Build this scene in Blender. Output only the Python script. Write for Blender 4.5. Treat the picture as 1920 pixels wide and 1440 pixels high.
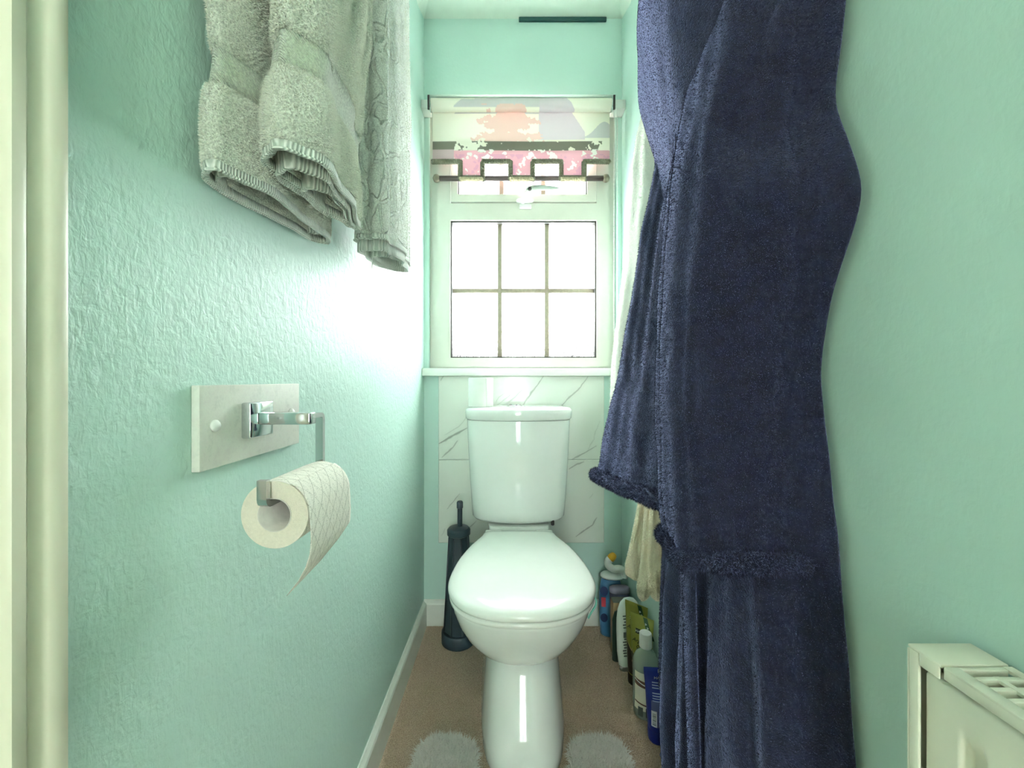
import bpy, bmesh, math, random
import numpy as np
from mathutils import Vector, noise as mnoise

random.seed(4); rng = np.random.default_rng(4)
for o in list(bpy.data.objects): bpy.data.objects.remove(o, do_unlink=True)
scene = bpy.context.scene
C = scene.collection

# ------------------------------------------------------------------ camera, world, lights, exposure
F, U0, V0, CH = 725.0, 958.0, 712.0, 0.95          # focal (px), vanishing point, lens height
cd = bpy.data.cameras.new('camera'); cam = bpy.data.objects.new('camera', cd); C.objects.link(cam)
cam.location = (0, 0, CH); cam.rotation_euler = (math.pi/2, 0, 0)
cd.sensor_width = 36; cd.lens = 36*F/1920; cd.clip_start = 0.01
cd.shift_x = (960-U0)/1920; cd.shift_y = -(720-V0)/1920
scene.camera = cam

w = bpy.data.worlds.new('overcast_sky'); scene.world = w; w.use_nodes = True
bg = w.node_tree.nodes['Background']; bg.inputs[0].default_value = (0.98, 0.985, 1.0, 1); bg.inputs[1].default_value = 34.0

def area(name, loc, rot, sx, sy, power, col, portal=False):
    l = bpy.data.lights.new(name, 'AREA'); l.shape = 'RECTANGLE'; l.size = sx; l.size_y = sy
    l.energy = power; l.color = col
    if portal: l.cycles.is_portal = True
    o = bpy.data.objects.new(name, l); C.objects.link(o); o.location = loc; o.rotation_euler = rot
    return o
area('added_window_portal', (0.05, -2.02, 0.96), (math.pi/2, 0, 0), 0.40, 1.75, 1, (1, 1, 1), True)  # portal for the added window behind the camera
area('window_daylight_portal', (0.04, 1.64, 1.53), (-math.pi/2, 0, 0), 0.78, 1.2, 1, (1, 1, 1), True)
FILL_LAMP_POWER = 2.5
scene.view_settings.view_transform = 'Standard'; scene.view_settings.look = 'None'
scene.view_settings.exposure = 0.68; scene.view_settings.gamma = 1.0
scene.view_settings.use_curve_mapping = False

# ------------------------------------------------------------------ room measures
XL, XR, YB, YR, ZC = -0.338, 0.4315, 1.504, -1.9, 2.354
def P(u, v, Y): return (((u-U0)*Y/F), Y, CH+(V0-v)*Y/F)
def PX(u, Y): return (u-U0)*Y/F
def PZ(v, Y): return CH+(V0-v)*Y/F

# ------------------------------------------------------------------ materials
def lin(c):
    r = []
    for x in c:
        x /= 255.0
        r.append(x/12.92 if x <= 0.04045 else ((x+0.055)/1.055)**2.4)
    return (*r, 1)
class NT:
    def __init__(s, name):
        m = bpy.data.materials.new(name); m.use_nodes = True; s.m = m; s.t = m.node_tree
        s.b = s.t.nodes['Principled BSDF']; s.out = s.t.nodes['Material Output']; s._tc = None
    def n(s, typ, **kw):
        x = s.t.nodes.new(typ)
        for k, v in kw.items():
            if k in x.inputs.keys(): 
                if hasattr(v, 'is_output'): s.t.links.new(v, x.inputs[k])
                else: x.inputs[k].default_value = v
            else: setattr(x, k, v)
        return x
    def l(s, a, b): s.t.links.new(a, b)
    def tc(s, which='Object'):
        if s._tc is None: s._tc = s.t.nodes.new('ShaderNodeTexCoord')
        return s._tc.outputs[which]
    def math(s, op, a, b=None, c=None):
        x = s.t.nodes.new('ShaderNodeMath'); x.operation = op
        for i, v in enumerate((a, b, c)):
            if v is None: continue
            if hasattr(v, 'is_output'): s.l(v, x.inputs[i])
            else: x.inputs[i].default_value = v
        return x.outputs[0]
    def noise(s, scale, detail=4, rough=0.55, vec=None, dist=0):
        x = s.n('ShaderNodeTexNoise'); x.inputs['Scale'].default_value = scale
        x.inputs['Detail'].default_value = detail; x.inputs['Roughness'].default_value = rough
        x.inputs['Distortion'].default_value = dist
        s.l(vec if vec is not None else s.tc(), x.inputs['Vector']); return x.outputs['Fac']
    def mapping(s, scale, rot=(0,0,0), vec=None):
        x = s.n('ShaderNodeMapping'); x.inputs['Scale'].default_value = scale; x.inputs['Rotation'].default_value = rot
        s.l(vec if vec is not None else s.tc(), x.inputs['Vector']); return x.outputs[0]
    def ramp(s, fac, stops):
        x = s.n('ShaderNodeValToRGB'); e = x.color_ramp.elements
        while len(e) < len(stops): e.new(0.5)
        for i, (p, c) in enumerate(stops): e[i].position = p; e[i].color = c if len(c) == 4 else (*c, 1)
        s.l(fac, x.inputs[0]); return x.outputs[0]
    def mix(s, fac, a, b):
        x = s.n('ShaderNodeMix', data_type='RGBA')
        for i, v in ((0, fac), (6, a), (7, b)):
            if hasattr(v, 'is_output'): s.l(v, x.inputs[i])
            else: x.inputs[i].default_value = v
        return x.outputs[2]
    def bump(s, h, strength, dist):
        x = s.n('ShaderNodeBump'); x.inputs['Strength'].default_value = strength; x.inputs['Distance'].default_value = dist
        s.l(h, x.inputs['Height']); s.l(x.outputs[0], s.b.inputs['Normal']); return x
    def col(s, v):
        if hasattr(v, 'is_output'): s.l(v, s.b.inputs['Base Color'])
        else: s.b.inputs['Base Color'].default_value = v
    def set(s, **kw):
        for k, v in kw.items(): s.b.inputs[k.replace('_', ' ')].default_value = v
M = {}
def simple(name, rgb, rough=0.5, metal=0.0, var=0.06, nscale=30, bump=0.0, bscale=200, sheen=0, spec=None, coat=0):
    t = NT(name); a = lin(rgb)
    lo = tuple(x*(1-var) for x in a[:3])+(1,); hi = tuple(min(1, x*(1+var)) for x in a[:3])+(1,)
    t.col(t.ramp(t.noise(nscale), [(0.3, lo), (0.7, hi)]))
    t.set(Roughness=rough, Metallic=metal)
    if spec is not None: t.b.inputs['Specular IOR Level'].default_value = spec
    if coat: t.b.inputs['Coat Weight'].default_value = coat; t.b.inputs['Coat Roughness'].default_value = 0.05
    if sheen: t.b.inputs['Sheen Weight'].default_value = sheen; t.b.inputs['Sheen Roughness'].default_value = 0.5
    if bump: t.bump(t.noise(bscale, 3), bump, 0.002)
    M[name] = t.m; return t
MINT = (192, 222, 211)
def wall_mat(name, strength, rough):
    t = NT(name); n1 = t.noise(3, 3)
    a = lin(MINT); t.col(t.mix(n1, tuple(x*0.96 for x in a[:3])+(1,), tuple(min(1, x*1.03) for x in a[:3])+(1,)))
    big = t.noise(70, 3, 0.5, dist=0.5); streak = t.noise(1, 3, 0.5, vec=t.mapping((190, 190, 80)), dist=0.6); fine = t.noise(500, 2)
    h = t.math('ADD', t.math('MULTIPLY', t.math('SMOOTH_MIN', big, 0.62, 0.15), 1.1), t.math('MULTIPLY', streak, 0.55))
    h = t.math('ADD', h, t.math('MULTIPLY', fine, 0.1))
    t.bump(h, strength, 0.004); t.set(Roughness=rough); M[name] = t.m
wall_mat('mint_plaster', 0.40, 0.48)
wall_mat('mint_smooth', 0.12, 0.42)
simple('ceiling_paint', (226, 240, 226), 0.7, var=0.02)
simple('white_gloss', (232, 236, 226), 0.3, var=0.02)
simple('cream_gloss', (226, 222, 200), 0.32, var=0.03, nscale=8, bump=0.1, bscale=60)
simple('upvc', (206, 206, 194), 0.25, var=0.015)
simple('handle_grey', (164, 172, 162), 0.35, var=0.03)
simple('gasket', (52, 52, 48), 0.6)
simple('glazing_bar', (150, 138, 120), 0.5, var=0.12, nscale=120)
simple('ceramic', (238, 242, 236), 0.07, var=0.01, coat=0.4)
simple('seat_plastic', (240, 243, 236), 0.14, var=0.01)
simple('chrome', (205, 208, 210), 0.09, 1.0, var=0.02)
simple('dark_metal', (58, 54, 52), 0.45, 0.3, var=0.1)
simple('dark_plastic', (46, 60, 68), 0.38, var=0.12)
simple('black_void', (10, 24, 24), 0.8)
simple('white_plastic', (236, 238, 232), 0.3, var=0.02)
simple('mint_plastic', (140, 222, 200), 0.25)
simple('radiator_enamel', (226, 226, 208), 0.28, var=0.015)
simple('radiator_dark', (62, 58, 46), 0.7)
simple('cardboard', (206, 200, 192), 0.9, var=0.08, nscale=90, bump=0.2)
simple('braid', (104, 102, 84), 0.85, var=0.2, nscale=300)
simple('braid_light', (172, 160, 132), 0.85, var=0.2, nscale=300)
simple('brass_dull', (120, 112, 96), 0.4, 0.4)
simple('pole_brown', (70, 56, 54), 0.5, var=0.1)
simple('blocker_strip', (150, 140, 122), 0.8)
simple('cream_terry', (252, 238, 210), 0.95, var=0.08, nscale=200, bump=0.6, bscale=500, sheen=0.3)
simple('white_fleece', (232, 232, 222), 0.95, var=0.05, nscale=150, bump=0.6, bscale=420, sheen=0.3)
simple('mat_pile', (248, 246, 238), 0.95, var=0.04, nscale=200)
simple('tube_olive', (150, 150, 66), 0.32, var=0.05); simple('tube_brown', (58, 46, 38), 0.3, var=0.08)
simple('tube_green', (28, 66, 40), 0.35); simple('ink_dark', (30, 30, 26), 0.6); simple('gold_print', (226, 200, 150), 0.4)
simple('tube_blue', (34, 52, 142), 0.32, var=0.06); simple('panel_lilac', (102, 108, 156), 0.4); simple('print_pale', (176, 190, 224), 0.5)
simple('print_white', (244, 246, 246), 0.5); simple('barcode_grey', (96, 104, 104), 0.6)
simple('label_brown', (112, 78, 62), 0.4); simple('label_cream', (238, 236, 216), 0.4)
simple('cleaner_blue', (70, 124, 168), 0.3, var=0.12, nscale=25); simple('label_navy', (38, 58, 100), 0.35); simple('tag_red', (206, 66, 74), 0.4)
simple('yolk_yellow', (236, 178, 44), 0.35); simple('bottle_violet', (62, 62, 92), 0.3, var=0.15, nscale=25); simple('bottle_lilac', (150, 138, 162), 0.3)
simple('box_tan', (186, 150, 112), 0.6, var=0.08); simple('bottle_darkgreen', (32, 58, 50), 0.3)
simple('bottle_white', (236, 244, 236), 0.25, var=0.02); simple('stone_grey', (120, 116, 108), 0.6)
simple('vent_dark', (20, 66, 64), 0.6)
simple('fill_lamp_base', (236, 234, 226), 0.4)

t = NT('backboard'); t.col(t.ramp(t.noise(55, 5, 0.7), [(0.3, lin((198, 200, 190))), (0.5, lin((216, 217, 206))), (0.7, lin((208, 206, 198)))]))
t.set(Roughness=0.55); t.bump(t.noise(160, 3), 0.15, 0.001); M['backboard'] = t.m

t = NT('carpet'); v = t.noise(420, 2); v2 = t.noise(9, 3)
c1 = t.ramp(v, [(0.30, lin((178, 152, 126))), (0.5, lin((226, 204, 178))), (0.72, lin((250, 238, 218)))])
t.col(t.mix(t.math('MULTIPLY', v2, 0.35), c1, lin((206, 182, 156)))); t.set(Roughness=0.97)
t.bump(t.noise(600, 2), 0.9, 0.004); M['carpet'] = t.m

def terry(name, rgb, emboss=False, border=False):
    t = NT(name); a = lin(rgb); n1 = t.noise(420, 2)
    t.col(t.ramp(n1, [(0.3, tuple(x*0.72 for x in a[:3])+(1,)), (0.65, tuple(min(1, x*1.12) for x in a[:3])+(1,))]))
    t.set(Roughness=0.95); t.b.inputs['Sheen Weight'].default_value = 0.25
    h = t.noise(520, 2)
    if emboss:
        dn = t.n('ShaderNodeTexNoise'); dn.inputs['Scale'].default_value = 14; t.l(t.tc(), dn.inputs['Vector'])
        va = t.n('ShaderNodeVectorMath', operation='MULTIPLY_ADD'); t.l(dn.outputs['Color'], va.inputs[0]); va.inputs[1].default_value = (.05, .05, .05); t.l(t.mapping((1, 1.3, .75)), va.inputs[2])
        vo = t.n('ShaderNodeTexVoronoi', feature='DISTANCE_TO_EDGE'); vo.inputs['Scale'].default_value = 26; t.l(va.outputs[0], vo.inputs['Vector'])
        e = t.ramp(vo.outputs['Distance'], [(0.0, (0,0,0)), (0.05, (0,0,0)), (0.10, (1,1,1)), (0.3, (.85,.85,.85))])
        h = t.math('ADD', t.math('MULTIPLY', h, 0.4), t.math('MULTIPLY', e, 3.0))
    if border:
        wv = t.n('ShaderNodeTexWave', wave_type='BANDS', bands_direction='DIAGONAL'); wv.inputs['Scale'].default_value = 190
        t.l(t.tc(), wv.inputs['Vector']); h = wv.outputs['Fac']
    t.bump(h, 0.75, 0.004); M[name] = t.m
SAGE = (222, 226, 212)
terry('sage_terry', SAGE); terry('sage_border', (212, 219, 203), border=True)
terry('grey_terry', (226, 230, 222), emboss=True); terry('grey_border', (178, 194, 184), border=True)
t = NT('sage_hem'); wv = t.n('ShaderNodeTexWave', wave_type='BANDS', bands_direction='Y'); wv.inputs['Scale'].default_value = 95; wv.inputs['Distortion'].default_value = 1.5; t.l(t.tc(), wv.inputs['Vector'])
t.col(t.ramp(wv.outputs['Fac'], [(0.2, lin((186, 196, 184))), (0.7, lin((226, 230, 220)))])); t.set(Roughness=0.92); t.bump(wv.outputs['Fac'], 0.6, 0.003); M['sage_hem'] = t.m
simple('sage_pile', (226, 230, 216), 0.95, var=0.1, nscale=300)

t = NT('navy_fleece'); t.col(t.ramp(t.noise(60, 4), [(0.3, lin((11, 15, 36))), (0.7, lin((16, 23, 54)))])); t.set(Roughness=0.95)
t.b.inputs['Sheen Weight'].default_value = 0.9; t.b.inputs['Sheen Roughness'].default_value = 0.4; t.b.inputs['Sheen Tint'].default_value = (0.46, 0.52, 0.95, 1)
t.bump(t.noise(380, 3), 0.6, 0.003); M['navy_fleece'] = t.m

# toilet paper: quilted diamonds and rows of small print, in UV metres
t = NT('toilet_paper'); sp = t.n('ShaderNodeSeparateXYZ'); t.l(t.tc('UV'), sp.inputs[0]); u, v = sp.outputs[0], sp.outputs[1]
def line(expr, wd):
    fr = t.math('FRACT', expr); d = t.math('ABSOLUTE', t.math('SUBTRACT', fr, 0.5)); return t.math('LESS_THAN', d, wd)
k = 1/0.019
a1 = line(t.math('MULTIPLY', t.math('ADD', u, t.math('MULTIPLY', v, 0.75)), k), 0.035)
a2 = line(t.math('MULTIPLY', t.math('SUBTRACT', u, t.math('MULTIPLY', v, 0.75)), k), 0.03)
dash = t.math('GREATER_THAN', t.math('FRACT', t.math('MULTIPLY', v, 520)), 0.45)
a2 = t.math('MULTIPLY', a2, dash)
row = t.math('GREATER_THAN', t.math('FRACT', t.math('MULTIPLY', u, 1/0.0085)), 0.35)
cn = t.n('ShaderNodeCombineXYZ'); t.l(t.math('MULTIPLY', u, 240), cn.inputs[0]); t.l(t.math('MULTIPLY', v, 1100), cn.inputs[1])
gl = t.math('MULTIPLY', t.math('GREATER_THAN', t.noise(1, 1, vec=cn.outputs[0]), 0.54), row)
lines = t.math('MAXIMUM', a1, a2)
c = t.mix(t.math('MULTIPLY', gl, 0.28), lin((247, 243, 232)), lin((150, 148, 136)))
c = t.mix(t.math('MULTIPLY', lines, 0.55), c, lin((168, 164, 150))); t.col(c); t.set(Roughness=0.95)
t.bump(t.math('SUBTRACT', 1.0, lines), 0.5, 0.0008); M['toilet_paper'] = t.m
simple('paper_end', (214, 206, 190), 0.95, var=0.05, nscale=400, bump=0.3, bscale=900)
simple('paper_plain', (246, 248, 242), 0.95, var=0.02)

def attr_mat(name, rough, transl=0.0):
    t = NT(name); a = t.n('ShaderNodeAttribute', attribute_name='print')
    g = t.mix(t.math('MULTIPLY', t.noise(700, 2), 0.08), a.outputs['Color'], (0.7, 0.7, 0.66, 1)); t.col(g); t.set(Roughness=rough)
    if transl:
        tr = t.n('ShaderNodeBsdfTranslucent'); t.l(g, tr.inputs['Color'])
        mx = t.n('ShaderNodeMixShader'); mx.inputs[0].default_value = transl
        t.l(t.b.outputs[0], mx.inputs[1]); t.l(tr.outputs[0], mx.inputs[2]); t.l(mx.outputs[0], t.out.inputs[0])
    M[name] = t.m
attr_mat('marble', 0.16); attr_mat('blind_print', 0.9, 0.017)

# rain-flecked obscured glass
t = NT('obscure_glass'); tr = t.n('ShaderNodeBsdfTransparent'); tr.inputs[0].default_value = (0.97, 0.985, 0.985, 1)
st = t.noise(1, 3, 0.6, vec=t.mapping((520, 520, 70))); z = t.n('ShaderNodeSeparateXYZ'); t.l(t.tc(), z.inputs[0])
low = t.math('MAXIMUM', t.math('SUBTRACT', 0.30, z.outputs[2]), -0.05)
mk = t.math('GREATER_THAN', t.math('ADD', st, t.math('MULTIPLY', low, 0.8)), 0.70)
df = t.n('ShaderNodeBsdfTranslucent'); t.l(t.mix(mk, (0.75, 0.77, 0.76, 1), (0.042, 0.042, 0.040, 1)), df.inputs[0])
gl = t.n('ShaderNodeBsdfGlossy'); gl.inputs['Roughness'].default_value = 0.12
m1 = t.n('ShaderNodeMixShader'); t.l(t.math('MAXIMUM', t.math('MULTIPLY', mk, 1.0), 0.88), m1.inputs[0]); t.l(tr.outputs[0], m1.inputs[1]); t.l(df.outputs[0], m1.inputs[2])
m2 = t.n('ShaderNodeMixShader'); m2.inputs[0].default_value = 0.04; t.l(m1.outputs[0], m2.inputs[1]); t.l(gl.outputs[0], m2.inputs[2])
t.l(m2.outputs[0], t.out.inputs[0]); M['obscure_glass'] = t.m
t = NT('clear_plastic'); tr = t.n('ShaderNodeBsdfTransparent'); tr.inputs[0].default_value = (0.93, 0.98, 0.95, 1)
t.set(Roughness=0.12); t.col(lin((216, 232, 220))); m1 = t.n('ShaderNodeMixShader'); m1.inputs[0].default_value = 0.42
t.l(tr.outputs[0], m1.inputs[1]); t.l(t.b.outputs[0], m1.inputs[2]); t.l(m1.outputs[0], t.out.inputs[0]); M['clear_plastic'] = t.m
t = NT('fill_lamp_glow'); t.set(Emission_Strength=4.0); t.b.inputs['Emission Color'].default_value = (1, 0.9, 0.74, 1); t.col(lin((250, 246, 236))); M['fill_lamp_glow'] = t.m

# ------------------------------------------------------------------ object helpers
ORG = {}
def tag(o, label=None, cat=None, group=None, kind=None):
    if label: o['label'] = label
    if cat: o['category'] = cat
    if group: o['group'] = group
    if kind: o['kind'] = kind
    return o
def thing(name, loc, label, cat, group=None, kind=None):
    o = bpy.data.objects.new(name, None); C.objects.link(o); o.location = loc; o.empty_display_size = 0.05
    ORG[o.name] = Vector(loc); return tag(o, label, cat, group, kind)
def link(name, me, mat, parent=None, org=None):
    o = bpy.data.objects.new(name, me); C.objects.link(o)
    if mat is not None and not me.materials: me.materials.append(M[mat] if isinstance(mat, str) else mat)
    if parent is not None: o.parent = parent; ORG[o.name] = ORG[parent.name]
    else: o.location = org; ORG[o.name] = Vector(org)
    return o
def new(name, V, Fc, mat, parent=None, smooth=True, org=(0,0,0), fix=True, angle=None):
    V = np.asarray(V, dtype=float)
    off = np.array(ORG[parent.name]) if parent is not None else np.array(org)
    me = bpy.data.meshes.new(name); me.from_pydata((V-off).tolist(), [], [list(map(int, f)) for f in Fc]); me.update()
    if fix:
        bm = bmesh.new(); bm.from_mesh(me); bmesh.ops.recalc_face_normals(bm, faces=bm.faces); bm.to_mesh(me); bm.free()
    if smooth:
        me.shade_smooth() if hasattr(me, 'shade_smooth') else None
        if angle is not None:
            try: me.set_sharp_from_angle(angle=angle)
            except Exception: pass
    return link(name, me, mat, parent, org)
def join(*parts):
    V = []; Fc = []
    for v, f in parts:
        n = len(V); V += [tuple(p) for p in v]; Fc += [tuple(i+n for i in q) for q in f]
    return V, Fc
def boxg(x0, x1, y0, y1, z0, z1, bev=0.0, seg=2):
    bm = bmesh.new(); bmesh.ops.create_cube(bm, size=1)
    for v in bm.verts:
        v.co = (x0+(v.co.x+.5)*(x1-x0), y0+(v.co.y+.5)*(y1-y0), z0+(v.co.z+.5)*(z1-z0))
    if bev: bmesh.ops.bevel(bm, geom=bm.edges[:], offset=bev, segments=seg, affect='EDGES', profile=0.5)
    bm.verts.index_update(); r = [tuple(v.co) for v in bm.verts], [tuple(v.index for v in f.verts) for f in bm.faces]
    bm.free(); return r
def box(name, x, y, z, mat, parent=None, bev=0.0, org=None, seg=2):
    V, Fc = boxg(min(x), max(x), min(y), max(y), min(z), max(z), bev, seg)
    if parent is None and org is None: org = ((x[0]+x[1])/2, (y[0]+y[1])/2, min(z))
    return new(name, V, Fc, mat, parent, smooth=bev > 0, org=org or (0,0,0), angle=0.6)
def loftg(loops, cap0=True, cap1=True, closed=True):
    L = np.asarray(loops, float); m, n, _ = L.shape
    V = L.reshape(-1, 3).tolist(); Fc = []
    for i in range(m-1):
        for j in range(n if closed else n-1):
            k = (j+1) % n
            Fc.append((i*n+j, i*n+k, (i+1)*n+k, (i+1)*n+j))
    if closed and cap0: Fc.append(tuple(range(n))[::-1])
    if closed and cap1: Fc.append(tuple((m-1)*n+j for j in range(n)))
    return V, Fc
def lathe(prof, c=(0,0,0), n=32, axis='z', cap0=True, cap1=True):
    loops = []
    for r, h in prof:
        a = np.arange(n)*2*math.pi/n
        if axis == 'z': loops.append(np.stack([c[0]+r*np.cos(a), c[1]+r*np.sin(a), np.full(n, c[2]+h)], 1))
        elif axis == 'y': loops.append(np.stack([c[0]+r*np.cos(a), np.full(n, c[1]+h), c[2]+r*np.sin(a)], 1))
        else: loops.append(np.stack([np.full(n, c[0]+h), c[1]+r*np.cos(a), c[2]+r*np.sin(a)], 1))
    return loftg(loops, cap0, cap1)
def frames(path):
    Pn = np.asarray(path, float); T = np.gradient(Pn, axis=0); T /= np.linalg.norm(T, axis=1)[:, None]+1e-12
    up = np.array([0, 0, 1.0]) if abs(T[0][2]) < 0.9 else np.array([1.0, 0, 0])
    N = []; prev = up
    for tt in T:
        nn = prev-tt*np.dot(prev, tt); nn /= np.linalg.norm(nn)+1e-12; N.append(nn); prev = nn
    N = np.array(N); return Pn, T, N, np.cross(T, N)
def tubeg(path, r, n=10, caps=True, flat=None):
    Pn, T, N, B = frames(path); r = np.broadcast_to(np.asarray(r, float), (len(Pn),)); a = np.arange(n)*2*math.pi/n
    k = 1 if flat is None else flat
    loops = [Pn[i]+r[i]*(np.cos(a)[:, None]*N[i]*k+np.sin(a)[:, None]*B[i]) for i in range(len(Pn))]
    return loftg(loops, caps, caps)
def squaretube(path, w, h):
    Pn, T, N, B = frames(path); q = [(-1,-1),(1,-1),(1,1),(-1,1)]
    return loftg([[Pn[i]+N[i]*w/2*a+B[i]*h/2*b for a, b in q] for i in range(len(Pn))])
def ropeg(path, r, turns_per_m=140):
    Pn, T, N, B = frames(path); d = np.concatenate([[0], np.cumsum(np.linalg.norm(np.diff(Pn, axis=0), axis=1))])
    out = []
    for ph in (0, math.pi):
        a = d*turns_per_m*2*math.pi*0.5+ph
        out.append(tubeg(Pn+r*0.5*(np.cos(a)[:, None]*N+np.sin(a)[:, None]*B), r*0.62, 6))
    return join(*out)
def cat_open(pts, n):
    p = np.asarray(pts, float); p = np.vstack([2*p[0]-p[1], p, 2*p[-1]-p[-2]]); m = len(p)-3
    t_ = np.linspace(0, m-1e-9, n); i = t_.astype(int); f = (t_-i)[:, None]
    a, b, c_, d = p[i], p[i+1], p[i+2], p[i+3]
    return 0.5*(2*b+(c_-a)*f+(2*a-5*b+4*c_-d)*f**2+(3*b-a-3*c_+d)*f**3)
def cat_closed(pts, n):
    p = np.asarray(pts, float); m = len(p); t_ = np.arange(n)*m/n; i = t_.astype(int); f = (t_-i)[:, None]
    a, b, c_, d = p[(i-1) % m], p[i % m], p[(i+1) % m], p[(i+2) % m]
    return 0.5*(2*b+(c_-a)*f+(2*a-5*b+4*c_-d)*f**2+(3*b-a-3*c_+d)*f**3)
def polyline(pts, n):
    p = np.asarray(pts, float); d = np.concatenate([[0], np.cumsum(np.linalg.norm(np.diff(p, axis=0), axis=1))])
    s = np.linspace(0, d[-1], n); return np.stack([np.interp(s, d, p[:, k]) for k in range(p.shape[1])], 1)
def rounded(path, rad, seg=5):
    p = [np.asarray(q, float) for q in path]; out = [p[0]]
    for i in range(1, len(p)-1):
        a = p[i]+(p[i-1]-p[i])/np.linalg.norm(p[i-1]-p[i])*rad; b = p[i]+(p[i+1]-p[i])/np.linalg.norm(p[i+1]-p[i])*rad
        for s in np.linspace(0, 1, seg): out.append((1-s)**2*a+2*s*(1-s)*p[i]+s*s*b)
    out.append(p[-1]); return np.array(out)
def solid(o, th, off=0):
    m = o.modifiers.new('thick', 'SOLIDIFY'); m.thickness = th; m.offset = off; return o
def pile(name, src, n, length, width, mat, parent, keep=None, droop=0.3, spread=0.6):
    me = src.data; me.calc_loop_triangles(); nt = len(me.loop_triangles)
    tri = np.empty(nt*3, np.int32); me.loop_triangles.foreach_get('vertices', tri); tri = tri.reshape(-1, 3)
    co = np.empty(len(me.vertices)*3); me.vertices.foreach_get('co', co); co = co.reshape(-1, 3)
    a, b, c_ = co[tri[:, 0]], co[tri[:, 1]], co[tri[:, 2]]
    nr = np.cross(b-a, c_-a); ar = np.linalg.norm(nr, axis=1); nr /= ar[:, None]+1e-15
    off = np.array(ORG[src.name]); pick = np.ones(nt, bool)
    if keep is not None: pick = keep((a+b+c_)/3+off)
    pr = ar*pick; pr /= pr.sum(); idx = rng.choice(nt, n, p=pr)
    r1, r2 = rng.random(n), rng.random(n); s = np.sqrt(r1)
    p = a[idx]*(1-s)[:, None]+b[idx]*(s*(1-r2))[:, None]+c_[idx]*(s*r2)[:, None]; nn = nr[idx]
    ln = length*(0.6+0.8*rng.random(n)); d = nn+spread*rng.normal(size=(n, 3))*0.5; d[:, 2] -= droop; d /= np.linalg.norm(d, axis=1)[:, None]
    tg = np.cross(d, rng.normal(size=(n, 3))); tg /= np.linalg.norm(tg, axis=1)[:, None]+1e-12
    V = np.empty((n, 3, 3)); V[:, 0] = p-tg*width/2-nn*0.0008; V[:, 1] = p+tg*width/2-nn*0.0008; V[:, 2] = p+d*ln[:, None]
    m2 = bpy.data.meshes.new(name); m2.vertices.add(n*3); m2.vertices.foreach_set('co', V.reshape(-1))
    m2.loops.add(n*3); m2.loops.foreach_set('vertex_index', np.arange(n*3, dtype=np.int32))
    m2.polygons.add(n); m2.polygons.foreach_set('loop_start', np.arange(n, dtype=np.int32)*3); m2.update(calc_edges=True)
    o = link(name, m2, mat, parent); o['kind'] = 'stuff'; return o
def text(name, s, loc, size, rotm, mat, parent, depth=0.0002, shear=0):
    cu = bpy.data.curves.new(name, 'FONT'); cu.body = s; cu.size = size; cu.extrude = depth; cu.align_x = 'CENTER'; cu.align_y = 'CENTER'; cu.shear = shear
    to = bpy.data.objects.new(name, cu); C.objects.link(to); dg = bpy.context.evaluated_depsgraph_get()
    me = bpy.data.meshes.new_from_object(to.evaluated_get(dg)); bpy.data.objects.remove(to, do_unlink=True)
    me.materials.clear(); o = link(name, me, mat, parent)
    o.location = Vector(loc)-ORG[parent.name]; o.rotation_euler = rotm; return o
def colors(o, cols):
    at = o.data.color_attributes.new('print', 'FLOAT_COLOR', 'POINT')
    c4 = np.ones((len(cols), 4)); c4[:, :3] = cols; at.data.foreach_set('color', c4.reshape(-1))

# ------------------------------------------------------------------ room shell
def struct(o): o['kind'] = 'structure'; return o
fl = struct(box('floor', (XL-.05, XR+.05), (YR-.05, YB+.05), (-.04, 0), 'carpet', org=(0, .5, 0)))
# floor pile: short carpet loops over the part of the floor in view
g = new('carpet_base_patch', [(XL+.02, .55, .0002), (XR-.02, .55, .0002), (XR-.02, YB-.016, .0002), (XL+.02, YB-.016, .0002)], [(0, 1, 2, 3)], 'carpet', fl)
bm = bmesh.new(); bm.from_mesh(g.data)
for f in bm.faces:
    if f.normal.z < 0: bmesh.ops.reverse_faces(bm, faces=[f])
bm.to_mesh(g.data); bm.free()
pile('carpet_pile', g, 170000, 0.0042, 0.0026, 'carpet', fl, droop=0, spread=1.2)
bpy.data.objects.remove(g, do_unlink=True)

# ceiling: flat panel with coved sides that die away at the window wall
cy = 1.40
Vc = [(XL+.06, YR, ZC), (XR-.06, YR, ZC), (XR-.045, cy, ZC), (XL+.045, cy, ZC), (XL, YR, ZC-.07), (XR, YR, ZC-.07), (XR, cy, ZC-.045), (XL, cy, ZC-.045),
      (XL, YB, ZC), (XR, YB, ZC), (XL-.1, YR-.1, ZC+.06), (XR+.1, YR-.1, ZC+.06), (XR+.1, YB+.1, ZC+.06), (XL-.1, YB+.1, ZC+.06)]
struct(new('ceiling', Vc, [(0,1,2,3), (0,3,7,4), (1,5,6,2), (3,2,9,8), (7,3,8), (6,9,2), (10,13,12,11), (4,7,8,13,10), (5,11,12,9,6), (8,9,12,13), (4,10,11,5,1,0)], 'ceiling_paint', smooth=False, org=(0, .5, ZC)))
vent = box('ceiling_vent', (PX(973, 1.49), PX(1138, 1.49)), (1.494, 1.5035), (2.3385, 2.3535), 'vent_dark', bev=0.002)
tag(vent, 'long thin dark teal vent slot where ceiling meets window wall', 'vent')

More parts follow.
